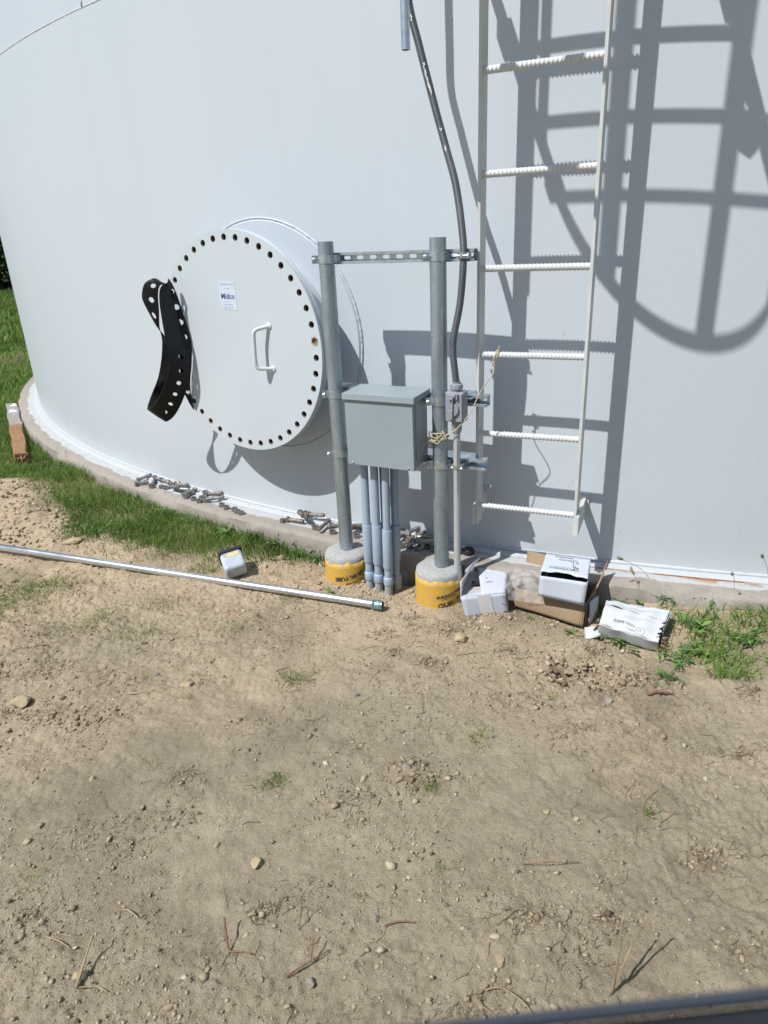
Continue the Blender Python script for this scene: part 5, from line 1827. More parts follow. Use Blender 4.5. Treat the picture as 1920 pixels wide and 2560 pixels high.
# ------------------------------------------------------------------ vegetation
def blades(x, y, z, h, w_, lean, rnd, az=None, curl=0.5):
    n = len(x)
    az = rng.uniform(0, 2 * PI, n) if az is None else az
    dx, dy = np.cos(az), np.sin(az)
    px, py = -dy, dx
    face = rng.uniform(0, 2 * PI, n)
    px, py = np.cos(face), np.sin(face)
    base = np.stack([x, y, z], 1)
    d = np.stack([dx, dy, 0 * dx], 1); p = np.stack([px, py, 0 * px], 1)
    upz = np.array([0, 0, 1.0])
    hl = (h * lean)[:, None]
    m1 = base + d * hl * .25 + upz * (h * .55)[:, None]
    tip = base + d * hl + upz * (h * (1 - .35 * lean * curl))[:, None]
    wv = (w_)[:, None]
    Vb = np.stack([base - p * wv * .5, base + p * wv * .5, m1 + p * wv * .42, m1 - p * wv * .42, tip], 1).reshape(-1, 3)
    i0 = np.arange(n) * 5
    q = np.stack([i0, i0 + 1, i0 + 2, i0 + 3], 1); t = np.stack([i0 + 3, i0 + 2, i0 + 4], 1)
    return Vb, q, t, np.repeat(rnd, 5)


def outside_ring(x, y, m=0.005):
    return np.hypot(x - TC[0], y - TC[1]) > RING + m


def scatter(n, x0, x1, y0, y1, cond):
    x = rng.uniform(x0, x1, n); y = rng.uniform(y0, y1, n)
    k = cond(x, y)
    return x[k], y[k]


def lawnL(x, y):
    jx = x + 0.09 * fbm(x, y, 5, 3, 21); jy = y + 0.09 * fbm(x, y, 5, 3, 25)
    # thin out raggedly towards the edge
    jx = jx + .085 * rng.standard_normal(x.shape); jy = jy + .085 * rng.standard_normal(x.shape)
    return in_poly(jx, jy, LAWN_L) & outside_ring(x, y)


def lawnR(x, y):
    jx = x + 0.09 * fbm(x, y, 5, 3, 21); jy = y + 0.09 * fbm(x, y, 5, 3, 25)
    return in_poly(jx, jy, LAWN_R) & outside_ring(x, y)


def blade_obj(name, parts, mat, label, cat=None, parent=None):
    VV, QQ, TT, RR = [], [], [], []
    o = 0
    for (Vb, q, t, r) in parts:
        VV.append(Vb); QQ.append(q + o); TT.append(t + o); RR.append(r); o += len(Vb)
    return mesh_np(name, np.concatenate(VV), [np.concatenate(QQ), np.concatenate(TT)], mat, np.concatenate(RR))


parts = []
for (n, box, h0, h1, w0, w1) in ((95000, (-2.7, -.2, 2.85, 4.6), .022, .060, .0018, .0038), (70000, (-4.6, -1.6, 4.2, 7.2), .03, .07, .0028, .005), (60000, (-9, -2.5, 6.5, 12), .05, .11, .006, .012), (30000, (-18, -5, 11, 24), .08, .22, .012, .03)):
    x, y = scatter(n, *box, lawnL)
    if box[0] < -8:
        k = x < -.42 * y + 1.2; x, y = x[k], y[k]
    bare = fbm(x, y, 3.4, 3, 210) + .25 * rng.standard_normal(len(x))
    k = (bare < .46) | (np.hypot(x, y) > 8); x, y = x[k], y[k]
    rr = np.hypot(x - TC[0], y - TC[1]) - RING
    hgt = rng.uniform(h0, h1, len(x)) * (1 + .5 * np.clip(fbm(x, y, 3, 2, 90), -.5, .5)) * (1 + .55 * np.exp(-rr / .12))
    dryf = np.clip(1 - np.abs(np.hypot(x, y) - 10.6) / 1.2, 0, 1) * .45
    rnd = np.clip(.42 + .55 * fbm(x, y, 2.2, 3, 95) + .22 * rng.standard_normal(len(x)) + dryf, 0, 1)
    kd = rng.random(len(x)) < .10 + .25 * np.clip(fbm(x, y, 4, 2, 220), 0, 1); rnd[kd] = rng.uniform(.9, 1, kd.sum())
    parts.append(blades(x, y, G(x, y) - .004, hgt, rng.uniform(w0, w1, len(x)), rng.uniform(.15, .95, len(x)), rnd))
lg = blade_obj('lawn_grass', parts, MT['grass'], None)
tag(lg, 'green lawn grass growing along the left of the concrete ring', 'grass', kind='stuff')

parts = []
x, y = scatter(34000, .8, 3.2, 1.6, 2.75, lawnR)
k = fbm(x, y, 6, 2, 101) + .5 * rng.random(len(x)) > .10; x, y = x[k], y[k]
rnd = np.clip(.5 + .4 * fbm(x, y, 3, 3, 95) + .2 * rng.standard_normal(len(x)), 0, .92)
parts.append(blades(x, y, G(x, y) - .004, rng.uniform(.02, .07, len(x)), rng.uniform(.002, .0048, len(x)), rng.uniform(.5, 1.6, len(x)), rnd))
rg = blade_obj('verge_grass', parts, MT['grass'], None)
tag(rg, 'coarse bright grass verge right of the torn carton', 'grass', kind='stuff')

# small tufts that stray on the dirt around the lawn edge
TUFTS = [(-.34, 2.045, .07, 90, 'small green tuft on bare dirt below the loose conduit'), (-1.22, 2.52, .15, 170, 'wispy grass patch below the loose conduit near the left edge'),
         (-.36, 1.56, .05, 40, 'thin grass sprig in the middle of the dirt'), (.085, 1.50, .04, 45, 'tuft of wiry grass beside the crumbled soil lump'),
         (.672, 1.38, .022, 30, 'single upright green sprig on the right side of the dirt'), (.26, 1.70, .055, 55, 'flattened dry tuft right of centre on the dirt'),
         (-1.02, 2.42, .11, 80, 'second wispy patch beside the grass patch below the conduit'), (-.62, 2.42, .1, 70, 'sparse tuft just below the middle of the conduit'),
         (-1.62, 2.82, .2, 420, 'dense grass clump under the left end of the conduit'), (-1.75, 2.62, .16, 220, 'grass clump at the left edge below the conduit'),
         (-.86, 2.90, .1, 130, 'short grass clump behind the conduit left of the jar'), (-.95, 2.62, .09, 60, 'small clump poking out under the conduit'), (-.43, 2.62, .05, 40, 'tiny tuft in front of the jar')]
for (x0, y0, sp, n, lab) in TUFTS:
    n = int(n * (2.4 if x0 < -1.5 else 1.6 if x0 < -.3 else 1.0))
    x = x0 + sp * rng.standard_normal(n) * .55; y = y0 + sp * rng.standard_normal(n) * .38
    rnd = np.clip(.55 + .3 * rng.standard_normal(n), .05, 1)
    rnd[rng.random(n) < (.25 if x0 < -.3 else .45)] = .98
    Vb, q, t, r = blades(x, y, G(x, y) - .003, rng.uniform(.012, .042, n), rng.uniform(.0016, .0032, n), rng.uniform(.4, 1.6, n), rnd)
    p = empty('grass_tuft', (x0, y0, float(G(x0, y0))), lab, 'grass tuft', 'grass tufts on the bare dirt')
    mesh_np('blade_cluster', Vb - np.array(p.location), [q, t], MT['grass'], r, parent=p)['kind'] = 'stuff'


parts = []
cxs, cys = scatter(70, -2.2, 1.7, 1.0, 3.0, lambda a, b: ~lawn_mask(a, b) & outside_ring(a, b))
xs_, ys_, hs_ = [], [], []
for a, b in zip(cxs, cys):
    n = int(rng.integers(4, 26)); sp = rng.uniform(.006, .04)
    xs_.append(a + sp * rng.standard_normal(n)); ys_.append(b + sp * .7 * rng.standard_normal(n)); hs_.append(rng.uniform(.01, .035, n))
x, y, hgt = np.concatenate(xs_), np.concatenate(ys_), np.concatenate(hs_)
rnd = np.where(rng.random(len(x)) < .55, rng.uniform(.93, 1, len(x)), rng.uniform(.2, .9, len(x)))
parts.append(blades(x, y, G(x, y) - .002, hgt, rng.uniform(.0010, .0022, len(x)), rng.uniform(.6, 2.2, len(x)), rnd))
sg = blade_obj('stray_grass', parts, MT['grass'], None)
tag(sg, 'thin stray grass blades and dead wisps on the bare dirt', 'grass', kind='stuff')


# leafy weeds
def leaf(base, dirv, L, w_, droop):
    dirv = unit(dirv)
    side = unit(np.cross(dirv, (0, 0, 1)) + 1e-6)
    prof_ = ((0, .08), (.25, .75), (.5, 1.0), (.75, .75), (1, .03))
    V = []
    for s, k in prof_:
        c = base + dirv * L * s + np.array([0, 0, -droop * L * s * s])
        V += [c - side * w_ * k * .5 + np.array([0, 0, .12 * w_ * k]), c, c + side * w_ * k * .5 + np.array([0, 0, .12 * w_ * k])]
    F = []
    for i in range(4):
        F += [(i * 3, i * 3 + 1, i * 3 + 4, i * 3 + 3), (i * 3 + 1, i * 3 + 2, i * 3 + 5, i * 3 + 4)]
    return V, F


def weed(x0, y0, size, n, label, lw=.28, tall=.8, group='leafy weeds along the ring'):
    z0_ = float(G(x0, y0))
    p = empty('weed', (x0, y0, z0_), label, 'weed', group)
    V, F, R = [], [], []
    SV = MB()
    ns = max(2, n // 7)
    for s in range(ns):
        a = random.uniform(0, 2 * PI); ln = size * random.uniform(.5, 1.1); tl = random.uniform(.2, 1.0) / max(tall, .2)
        tipv = np.array([math.cos(a) * ln * min(tl, 1.2) * .8, math.sin(a) * ln * min(tl, 1.2) * .8, ln * tall * random.uniform(.4, 1)])
        st_ = [np.array([0, 0, 0.0]), tipv * .5 + np.array([0, 0, .12 * ln]), tipv]
        cs = catmull(st_, 6)
        SV.add(g_tube(cs, .0012, 4, False))
        for k in range(max(2, n // ns)):
            t = random.uniform(.15, 1); b_ = cs[min(int(t * 12), 12)]
            a2 = random.uniform(0, 2 * PI)
            L_ = size * random.uniform(.14, .5); vf = leaf(b_, (math.cos(a2), math.sin(a2), random.uniform(-.1, .8)), L_, L_ * lw * random.uniform(.7, 1.3), random.uniform(.1, .6))
            o = len(V); V += vf[0]; F += [tuple(i + o for i in f) for f in vf[1]]; R += [random.random() * (1.0 if random.random() < .9 else 0) + (0 if random.random() < .88 else .0)] * 15
    mesh_np('leaf_cluster', np.array(V), [np.array(F)], MT['weed'], np.array(R), smooth=True, parent=p)['kind'] = 'stuff'
    o = SV.build('stems', MT['weed'], p, local=True)
    at = o.data.attributes.new('rnd', 'FLOAT', 'POINT'); at.data.foreach_set('value', np.full(len(o.data.vertices), .35, np.float32))


WL = [(-.31, 3.03, .11, 40, 'upright leafy weed at the ring just left of the left pier'), (-.42, 3.075, .10, 40, 'bushy weed second from the left pier along the ring'),
      (-.55, 3.13, .10, 40, 'bushy weed third from the left pier along the ring'), (-.68, 3.20, .11, 36, 'weed against the ring above the jar'), (-.82, 3.28, .12, 36, 'leafy weed against the ring left of the jar'),
      (-1.0, 3.36, .11, 30, 'weed hugging the ring below the row of nuts'), (-1.2, 3.55, .12, 30, 'weed hugging the ring below the row of bolts'), (-1.55, 3.35, .1, 36, 'broadleaf weed at the lawn edge by the dirt mound'), (-2.05, 4.5, .11, 24, 'weed at the ring beside the old timber')]
for (x, y, s, n, lab) in WL:
    r = math.hypot(x - TC[0], y - TC[1]); k = max(r, RING + .03) / r
    weed(TC[0] + (x - TC[0]) * k, TC[1] + (y - TC[1]) * k, s, n, lab, .22, .9)
rngw = random.Random(5)
names_r = ['weed patch behind the torn carton', 'broad weed right behind the carton corner', 'sprawling weed right of the carton', 'weed growing at the ring under the rust streak', 'low broadleaf weed below the carton corner',
           'weed clump at the right edge near the ring', 'weed spilling onto the dirt below the carton', 'bright weed in the middle of the right verge', 'weed between cardboard box and ring', 'creeping weed under the carton front',
           'weed at the far right lower edge', 'narrow weed by the foxtail stems', 'weed leaning over the right verge', 'small weed beside the cardboard flap', 'green sprig at the foot of the open carton']
pr = [(.95, 2.44, .12, 40), (1.1, 2.36, .12, 44), (1.16, 2.2, .13, 50), (1.25, 2.36, .12, 44), (1.03, 2.04, .09, 46), (1.45, 2.28, .12, 50), (.95, 1.96, .09, 50), (1.28, 2.12, .12, 50), (.86, 2.42, .09, 36), (.86, 2.17, .10, 30),
      (1.34, 1.98, .11, 46), (1.38, 2.38, .10, 40), (1.12, 2.08, .11, 50), (.70, 2.27, .06, 26), (.555, 2.36, .045, 18)]
for (x, y, s, n), lab in zip(pr, names_r):
    weed(x, y, s * .82, int(n * 1.1), lab, random.choice((.12, .16, .3)), .5, 'weeds on the right verge')
weed(-.255, 2.655, .05, 16, 'tiny weed sprouting against the left yellow form tube', .4, .8, 'weeds by the piers')
weed(-.235, 2.62, .03, 10, 'tiny seedling in the dirt before the left pier', .4, .8, 'weeds by the piers')

# foxtail seed heads
for (bxy, tip, lab) in (((1.10, 2.47), (.915, 2.385, .125), 'foxtail stalk leaning left over the ring, leftmost'), ((1.0, 2.38), (.968, 2.392, .055), 'short upright foxtail stalk, second from left'),
                        ((1.36, 2.36), (1.285, 2.26, .105), 'foxtail stalk third from left over the right verge'), ((1.52, 2.4), (1.405, 2.29, .155), 'foxtail stalk at the right edge, rightmost')):
    z0_ = float(G(*bxy))
    p = empty('foxtail', (bxy[0], bxy[1], z0_), lab, 'seed head', 'foxtail stalks over the verge')
    A_ = np.array([bxy[0], bxy[1], z0_]); B_ = np.array(tip)
    cs = catmull([A_, A_ + (B_ - A_) * .5 + np.array([.0, 0, .025]), B_], 10)
    mb = MB(); mb.add(g_tube(cs, .0009, 5, False)); mb.build('stalk', MT['stem'], p, smooth=True)
    dv = unit(cs[-1] - cs[-3])
    mb = MB()
    mb.add(g_lathe([(.0008, -.004), (.003, .0), (.0038, .012), (.003, .024), (.0008, .032)], 8, B_, dv))
    for k in range(70):
        a = random.uniform(0, 2 * PI); h = random.uniform(0, .03)
        sd = unit(np.cross(dv, (math.cos(a), math.sin(a), .3)))
        q = B_ + dv * h + sd * .003
        mb.add(g_tube([q, q + sd * .004 + dv * .005], .00035, 3, False))
    mb.build('seed_spike', MT['stem'], p)


# ------------------------------------------------------------------ soil crumbs, litter
def ico():
    t = (1 + 5 ** .5) / 2
    v = np.array([(-1, t, 0), (1, t, 0), (-1, -t, 0), (1, -t, 0), (0, -1, t), (0, 1, t), (0, -1, -t), (0, 1, -t), (t, 0, -1), (t, 0, 1), (-t, 0, -1), (-t, 0, 1)], float)
    f = np.array([(0, 11, 5), (0, 5, 1), (0, 1, 7), (0, 7, 10), (0, 10, 11), (1, 5, 9), (5, 11, 4), (11, 10, 2), (10, 7, 6), (7, 1, 8), (3, 9, 4), (3, 4, 2), (3, 2, 6), (3, 6, 8), (3, 8, 9), (4, 9, 5), (2, 4, 11), (6, 2, 10), (8, 6, 7), (9, 8, 1)])
    return v / np.linalg.norm(v[0]), f


IV, IF = ico()


def crumbs(x, y, size, rnd, sink=.35):
    n = len(x)
    sc3 = size[:, None] * np.stack([rng.uniform(.7, 1.3, n), rng.uniform(.7, 1.3, n), rng.uniform(.45, .85, n)], 1)
    ang = rng.uniform(0, 2 * PI, n)
    P = IV[None] * (1 + .36 * np.clip(rng.standard_normal((n, 12, 1)), -1.6, 1.6)) * sc3[:, None]
    ca, sa = np.cos(ang)[:, None], np.sin(ang)[:, None]
    Px = P[..., 0] * ca - P[..., 1] * sa; Py = P[..., 0] * sa + P[..., 1] * ca
    P = np.stack([Px + x[:, None], Py + y[:, None], P[..., 2] + (G(x, y) + size * (1 - sink) * .5)[:, None]], -1)
    F_ = (IF[None] + (np.arange(n) * 12)[:, None, None]).reshape(-1, 3)
    return P.reshape(-1, 3), F_, np.repeat(rnd, 12)


OV = np.array([(1, 0, 0), (-1, 0, 0), (0, 1, 0), (0, -1, 0), (0, 0, 1), (0, 0, -1)], float)
OF = np.array([(0, 2, 4), (2, 1, 4), (1, 3, 4), (3, 0, 4), (2, 0, 5), (1, 2, 5), (3, 1, 5), (0, 3, 5)])


def grains(x, y, size, rnd):
    n = len(x)
    P = OV[None] * size[:, None, None] * (1 + .45 * np.clip(rng.standard_normal((n, 6, 1)), -1.4, 1.4))
    P = P + .35 * size[:, None, None] * rng.standard_normal((n, 6, 3))
    P[..., 2] *= .75
    P = P + np.stack([x, y, G(x, y) + size * .25], 1)[:, None]
    F_ = (OF[None] + (np.arange(n) * 6)[:, None, None]).reshape(-1, 3)
    return P.reshape(-1, 3), F_, np.repeat(rnd, 6)


def dirt_ok(x, y):
    return outside_ring(x, y, .0) & ~lawn_mask(x, y)


xs, ys, ss = [], [], []
x = rng.uniform(-1.9, 1.7, 130000); y = .84 + 2.6 * rng.random(130000) ** 1.5
k = dirt_ok(x, y); x, y = x[k], y[k]
dens = np.clip(.42 + 1.9 * fbm(x, y, 2.6, 4, 55) + .9 * fbm(x, y, 11, 2, 58), .04, 1); k = rng.random(len(x)) < dens; x, y = x[k], y[k]
Vc, Fc, Rc = grains(x, y, np.clip(.0011 * np.exp(rng.exponential(.36, len(x))), .0008, .0055), np.clip(rng.normal(.45, .25, len(x)), 0, .93))
o = mesh_np('soil_grains', Vc, [Fc], MT['clod'], Rc)
tag(o, 'fine loose grains of dry soil strewn over the dirt', 'soil', kind='stuff')
x, y = scatter(5000, -2.6, 1.9, .8, 3.5, dirt_ok)
dens = np.clip(.25 + 1.6 * fbm(x, y, 2.6, 3, 55), .03, 1); k = rng.random(len(x)) < dens; x, y = x[k], y[k]
xs.append(x); ys.append(y); ss.append(.0013 * np.exp(rng.exponential(.34, len(x))))
for (cx_, cy_, sx, sy, n, s0) in ((-2.15, 3.75, .4, .32, 2600, .004), (-1.75, 3.3, .35, .16, 900, .0035), (.70, 2.0, .14, .08, 420, .0034), (.68, 2.03, .07, .03, 50, .0095), (-2.1, 3.75, .35, .25, 260, .011), (.45, 2.34, .16, .05, 700, .003), (.05, 2.62, .22, .08, 1500, .0028), (-.22, 2.66, .16, .08, 700, .003), (.1, 2.45, .25, .12, 700, .002),
                                  (-.5, 2.95, .35, .05, 500, .0045), (.06, 1.56, .06, .05, 200, .0022), (-1.15, 1.9, .16, .06, 200, .002), (-.15, .98, .2, .06, 400, .0017), (-.9, 1.3, .18, .1, 300, .0018), (.75, 2.17, .16, .05, 500, .003), (-.02, 1.3, .16, .18, 900, .0016)):
    x = cx_ + sx * rng.standard_normal(n); y = cy_ + sy * rng.standard_normal(n); k = outside_ring(x, y); x, y = x[k], y[k]
    xs.append(x); ys.append(y); ss.append(.62 * s0 * np.exp(rng.exponential(.42, len(x)) - .2))
rn = [np.clip(rng.normal(.46, .2, len(q)), .12, .9) for q in xs]
for (cx_, cy_, sx, sy, n, s0) in ((.635, 2.045, .035, .022, 90, .006), (.70, 1.995, .07, .02, 170, .0042), (.78, 1.955, .05, .022, 110, .004), (.86, 1.955, .04, .02, 50, .004), (-2.0, 3.45, .3, .1, 120, .005), (-1.75, 2.85, .15, .05, 150, .004), (.03, 1.56, .05, .03, 60, .004), (-1.1, 1.87, .1, .035, 80, .0035)):
    x = cx_ + sx * rng.standard_normal(n); y = cy_ + sy * rng.standard_normal(n)
    xs.append(x); ys.append(y); ss.append(s0 * np.exp(rng.exponential(.4, n) - .2)); rn.append(rng.uniform(0, .22, n))
x, y, s_ = np.concatenate(xs), np.concatenate(ys), np.clip(np.concatenate(ss), .0009, .0105)
Vc, Fc, Rc = crumbs(x, y, s_, np.concatenate(rn))
o = mesh_np('soil_crumbs', Vc, [Fc], MT['clod'], Rc)
tag(o, 'loose dry soil crumbs and clods strewn over the dirt', 'soil', kind='stuff')
x, y = scatter(260, -2.0, 1.8, .82, 3.0, dirt_ok)
Vc, Fc, Rc = crumbs(x, y, rng.uniform(.0016, .0040, len(x)), rng.uniform(.93, 1, len(x)), .5)
o = mesh_np('small_pebbles', Vc, [Fc], MT['clod'], Rc, smooth=True)
tag(o, 'small pale and grey pebbles scattered over the dirt', 'gravel', kind='stuff')

# dry roots and straw lying about
Vt, Ft, Rt = [], [], []
n = 0
xs, ys = scatter(4200, -2.3, 1.8, .82, 3.2, dirt_ok)
dens = np.clip(.2 + 1.8 * fbm(xs, ys, 3.1, 3, 155), .05, 1); k = rng.random(len(xs)) < dens
ccx, ccy = scatter(75, -1.9, 1.6, .88, 2.7, dirt_ok)
ex, ey = [], []
for a, b in zip(ccx, ccy):
    n = int(rng.integers(18, 60)); sp = rng.uniform(.015, .05)
    ex.append(a + sp * 1.5 * rng.standard_normal(n)); ey.append(b + sp * .8 * rng.standard_normal(n))
NCL = sum(len(q) for q in ex)
xs = np.concatenate([xs[k]] + ex); ys = np.concatenate([ys[k]] + ey); k = np.ones(len(xs), bool)
gxc, gyc = np.concatenate(ex), np.concatenate(ey)
n = len(gxc)
Vc, Fc, Rc = crumbs(gxc + .012 * rng.standard_normal(n), gyc + .01 * rng.standard_normal(n), np.clip(.0018 * np.exp(rng.exponential(.45, n)), .001, .008), rng.uniform(.0, .45, n))
o = mesh_np('crumbly_patches', Vc, [Fc], MT['clod'], Rc)
tag(o, 'crumbly dark patches of soil and rootlets on the dirt', 'soil', kind='stuff')
for x, y in zip(xs[k], ys[k]):
    L = random.choice((.015, .02, .03, .045, .07)) * random.uniform(.7, 1.3); a = random.uniform(0, 2 * PI); cv_ = random.uniform(-1.6, 1.6); r = random.uniform(.0004, .0010)
    if len(Vt) >= len(xs) - NCL: L = min(L * .7, .03); r *= .72
    px, py = [x], [y]
    for s in range(4):
        a += cv_ * .25 + random.uniform(-.25, .25); px.append(px[-1] + L / 4 * math.cos(a)); py.append(py[-1] + L / 4 * math.sin(a))
    Vt.append((px, py, r, random.random() * (1 if len(Vt) < len(xs) - NCL else .55)))
PX = np.array([q[0] for q in Vt]); PY = np.array([q[1] for q in Vt]); RRr = np.array([q[2] for q in Vt]); RN_ = np.array([q[3] for q in Vt])
PZ = G(PX, PY) + .0012 + np.abs(rng.normal(0, .0018, PX.shape))
TX = np.gradient(PX, axis=1); TY = np.gradient(PY, axis=1); ln_ = np.hypot(TX, TY) + 1e-9; sx_, sy_ = -TY / ln_, TX / ln_
VV = []
for (cs_, cz_) in ((1, -.3), (-1, -.3), (0, 1)):
    VV.append(np.stack([PX + sx_ * RRr[:, None] * cs_, PY + sy_ * RRr[:, None] * cs_, PZ + RRr[:, None] * cz_], -1))
VV = np.stack(VV, 2)      # strands, 5, 3, xyz
ns = len(PX)
idx = np.arange(ns * 15).reshape(ns, 5, 3)
Fq = []
for j in range(4):
    for k in range(3):
        Fq.append(np.stack([idx[:, j, k], idx[:, j, (k + 1) % 3], idx[:, j + 1, (k + 1) % 3], idx[:, j + 1, k]], -1))
o = mesh_np('dry_litter', VV.reshape(-1, 3), [np.concatenate(Fq)], MT['straw'], np.repeat(RN_, 15))
tag(o, 'dry straw, rootlets and dead grass bits scattered over the dirt', 'plant litter', kind='stuff')


# ------------------------------------------------------------------ individual stones
def stone(x, y, sx, sy, sz, yaw, mat, label, seed, sink=.3, blocky=.0):
    bm = bmesh.new(); bmesh.ops.create_icosphere(bm, subdivisions=3, radius=1)
    r = random.Random(seed)
    planes = [(unit((r.gauss(0, 1), r.gauss(0, 1), r.gauss(0, .8))), r.uniform(.48, .8)) for _ in range(13)]
    for v in bm.verts:
        p = np.array(v.co)
        for nrm, d in planes:
            e = float(np.dot(p, nrm)) - d
            if e > 0: p = p - nrm * e
        p = p * (1 + .04 * math.sin(p[0] * 7 + seed) * math.sin(p[1] * 6 + 2) * math.sin(p[2] * 8 + seed))
        v.co = (p[0] * sx, p[1] * sy, p[2] * sz)
    for f in bm.faces: f.smooth = True
    me = bpy.data.meshes.new('stone'); bm.to_mesh(me); bm.free()
    me.set_sharp_from_angle(angle=math.radians(28))
    me.materials.append(MT[mat])
    o = bpy.data.objects.new('stone', me); col.objects.link(o)
    o.location = (x, y, float(G(x, y)) + sz * (1 - 2 * sink)); o.rotation_euler = (r.uniform(-.15, .15), r.uniform(-.15, .15), yaw)
    tag(o, label, 'stone', 'stones lying on the dirt')


for a in ((.272, 2.245, .026, .042, .018, -.5, 'stone_tan', 'flat tan stone slab below the thin standing conduit', 1), (-1.285, 1.985, .045, .030, .024, .3, 'stone_tan', 'large tan stone near the left edge of the dirt', 2),
          (-.126, 1.94, .013, .012, .011, .2, 'stone_grey', 'small dark stone in the middle of the dirt', 3), (-.364, 1.272, .018, .020, .014, .5, 'stone_tan', 'rounded tan stone low left of centre', 4),
          (.718, 1.872, .020, .016, .012, .1, 'stone_grey', 'brown clod below the soil hole', 5), (.473, 1.378, .013, .009, .006, .6, 'stone_tan', 'flat pale chip right of centre on the dirt', 6),
          (-.897, 1.597, .013, .010, .008, 1.0, 'stone_tan', 'small yellow stone left of centre', 7), (.40, 1.405, .010, .010, .007, .4, 'stone_tan', 'round yellow pebble right of centre', 8),
          (-.87, 2.14, .022, .014, .010, .1, 'stone_grey', 'grey flake of stone left, beside the wispy grass', 9), (-.505, 2.99, .022, .020, .020, .8, 'stone_tan', 'tan clod at the lawn edge between jar and left pier', 10),
          (-.31, 2.95, .026, .022, .020, .2, 'stone_tan', 'round tan clod beside the left pier', 11), (-.062, 1.112, .012, .011, .009, .7, 'stone_grey', 'round grey pebble at the tip of a root', 12),
          (.03, 1.575, .020, .016, .013, .3, 'stone_grey', 'brown soil lump beside the wiry tuft', 13), (-.70, 1.005, .020, .014, .012, .5, 'stone_tan', 'tan stone at the foot of a dead stem, low left', 14),
          (-.20, .975, .014, .014, .012, .3, 'stone_grey', 'grey stone among crumbs at the bottom', 15), (.10, 2.645, .020, .015, .013, .4, 'stone_tan', 'tan clod between the pipe stub and the right pier', 16),
          (-.735, 2.05, .022, .02, .008, .9, 'stone_tan', 'half-buried yellow flake left of centre', 17), (.20, .985, .012, .020, .010, .2, 'stone_tan', 'upright tan chip at the bottom centre', 18),
          (-1.62, 3.28, .06, .045, .02, .4, 'stone_tan', 'pale flat clod at the foot of the dirt mound', 19),
          (.645, 2.075, .024, .016, .014, .5, 'stone_soil', 'soil clod on the upper rim of the hole', 20), (.70, 2.025, .030, .018, .016, -.4, 'stone_soil', 'large soil clod in the middle of the dug patch', 21),
          (.585, 2.045, .018, .014, .012, .2, 'stone_soil', 'soil clod at the left rim of the hole', 22), (.775, 1.985, .026, .015, .015, .9, 'stone_soil', 'soil clod at the right end of the dug patch', 23),
          (.735, 1.945, .018, .012, .011, -.2, 'stone_soil', 'small clod below the dug patch', 24)):
    stone(*a)


# ------------------------------------------------------------------ twigs
def twig(paths, mat, label, cat='twig'):
    x0, y0 = paths[0][0][0], paths[0][0][1]
    p = empty('twig', (x0, y0, float(G(x0, y0))), label, cat, 'twigs and stems on the dirt')
    mb = MB()
    for pts in paths:
        P_ = [np.array([q[0], q[1], float(G(q[0], q[1])) + q[2]]) for q in pts]
        r = pts[0][3] if len(pts[0]) > 3 else .002
        cs = catmull(P_, 6); mb.add(g_tube(cs, [r * (1 - .5 * k / len(cs)) for k in range(len(cs))], 7))
    mb.build('stem', MT[mat], p, smooth=True)


twig([[(-.404, 1.10, .055, .0030), (-.396, 1.07, .03), (-.388, 1.052, .004), (-.365, 1.043, .006), (-.335, 1.033, .004)]], 'root', 'bent dark red root sticking up low left of centre')
twig([[(-.238, 1.094, .002, .0016), (-.232, 1.11, .035), (-.228, 1.12, .062)]], 'root', 'thin upright red stem beside the round pebble')
twig([[(.418, .921, .0, .0028), (.43, .935, .11), (.434, .945, .20)], [(.419, .922, .0, .0026), (.452, .94, .10), (.485, .955, .19)]], 'stem', 'pair of tall dead stems near the bottom right')
twig([[(.847, 1.873, .008, .006), (.888, 1.878, .010), (.934, 1.874, .008)]], 'root', 'short thick stick below the right verge')
twig([[(-.702, .982, .004, .0032), (-.694, 1.02, .03), (-.685, 1.07, .05)], [(-.70, .985, .004, .002), (-.66, .985, .012), (-.63, .97, .006)]], 'stem', 'dead brown stem low at the left')
twig([[(-.255, .985, .004, .0025), (-.225, 1.0, .012), (-.205, 1.012, .012), (-.165, 1.04, .006)], [(-.205, 1.012, .01, .0018), (-.20, 1.03, .03), (-.198, 1.045, .05)]], 'root', 'forked dark root at the bottom left of centre')
twig([[(-.045, 1.092, .003, .0022), (-.01, 1.10, .008), (.027, 1.097, .004)]], 'root', 'short dark twig at the bottom centre')
twig([[(-.82, 1.105, .003, .0018), (-.78, 1.085, .006), (-.75, 1.07, .003)], [(-.79, 1.11, .004, .0012), (-.73, 1.095, .004)]], 'stem', 'pale dry straw bits at the left low edge')
twig([[(-.66, 1.16, .003, .0026), (-.64, 1.15, .01), (-.615, 1.135, .004)]], 'stem', 'pale curled straw left of centre')
twig([[(.30, 1.23, .003, .0014), (.36, 1.22, .02), (.44, 1.235, .004)], [(.31, 1.28, .02, .0012), (.30, 1.24, .004)]], 'root', 'reddish creeping runner right of centre')
twig([[(.15, .93, .003, .0020), (.19, .925, .02), (.23, .90, .012), (.25, .88, .004)], [(.17, .94, .004, .0015), (.14, .905, .02), (.18, .88, .004)]], 'stem', 'tangled dry grass stalks at the bottom centre')
twig([[(-.32, 1.84, .003, .0016), (-.27, 1.83, .008), (-.23, 1.845, .003)]], 'stem', 'thin dry stalk above the centre of the dirt')
twig([[(-.95, 2.02, .003, .0022), (-.9, 2.015, .008), (-.84, 2.03, .003)]], 'stem', 'dry twig left, below the wispy grass')

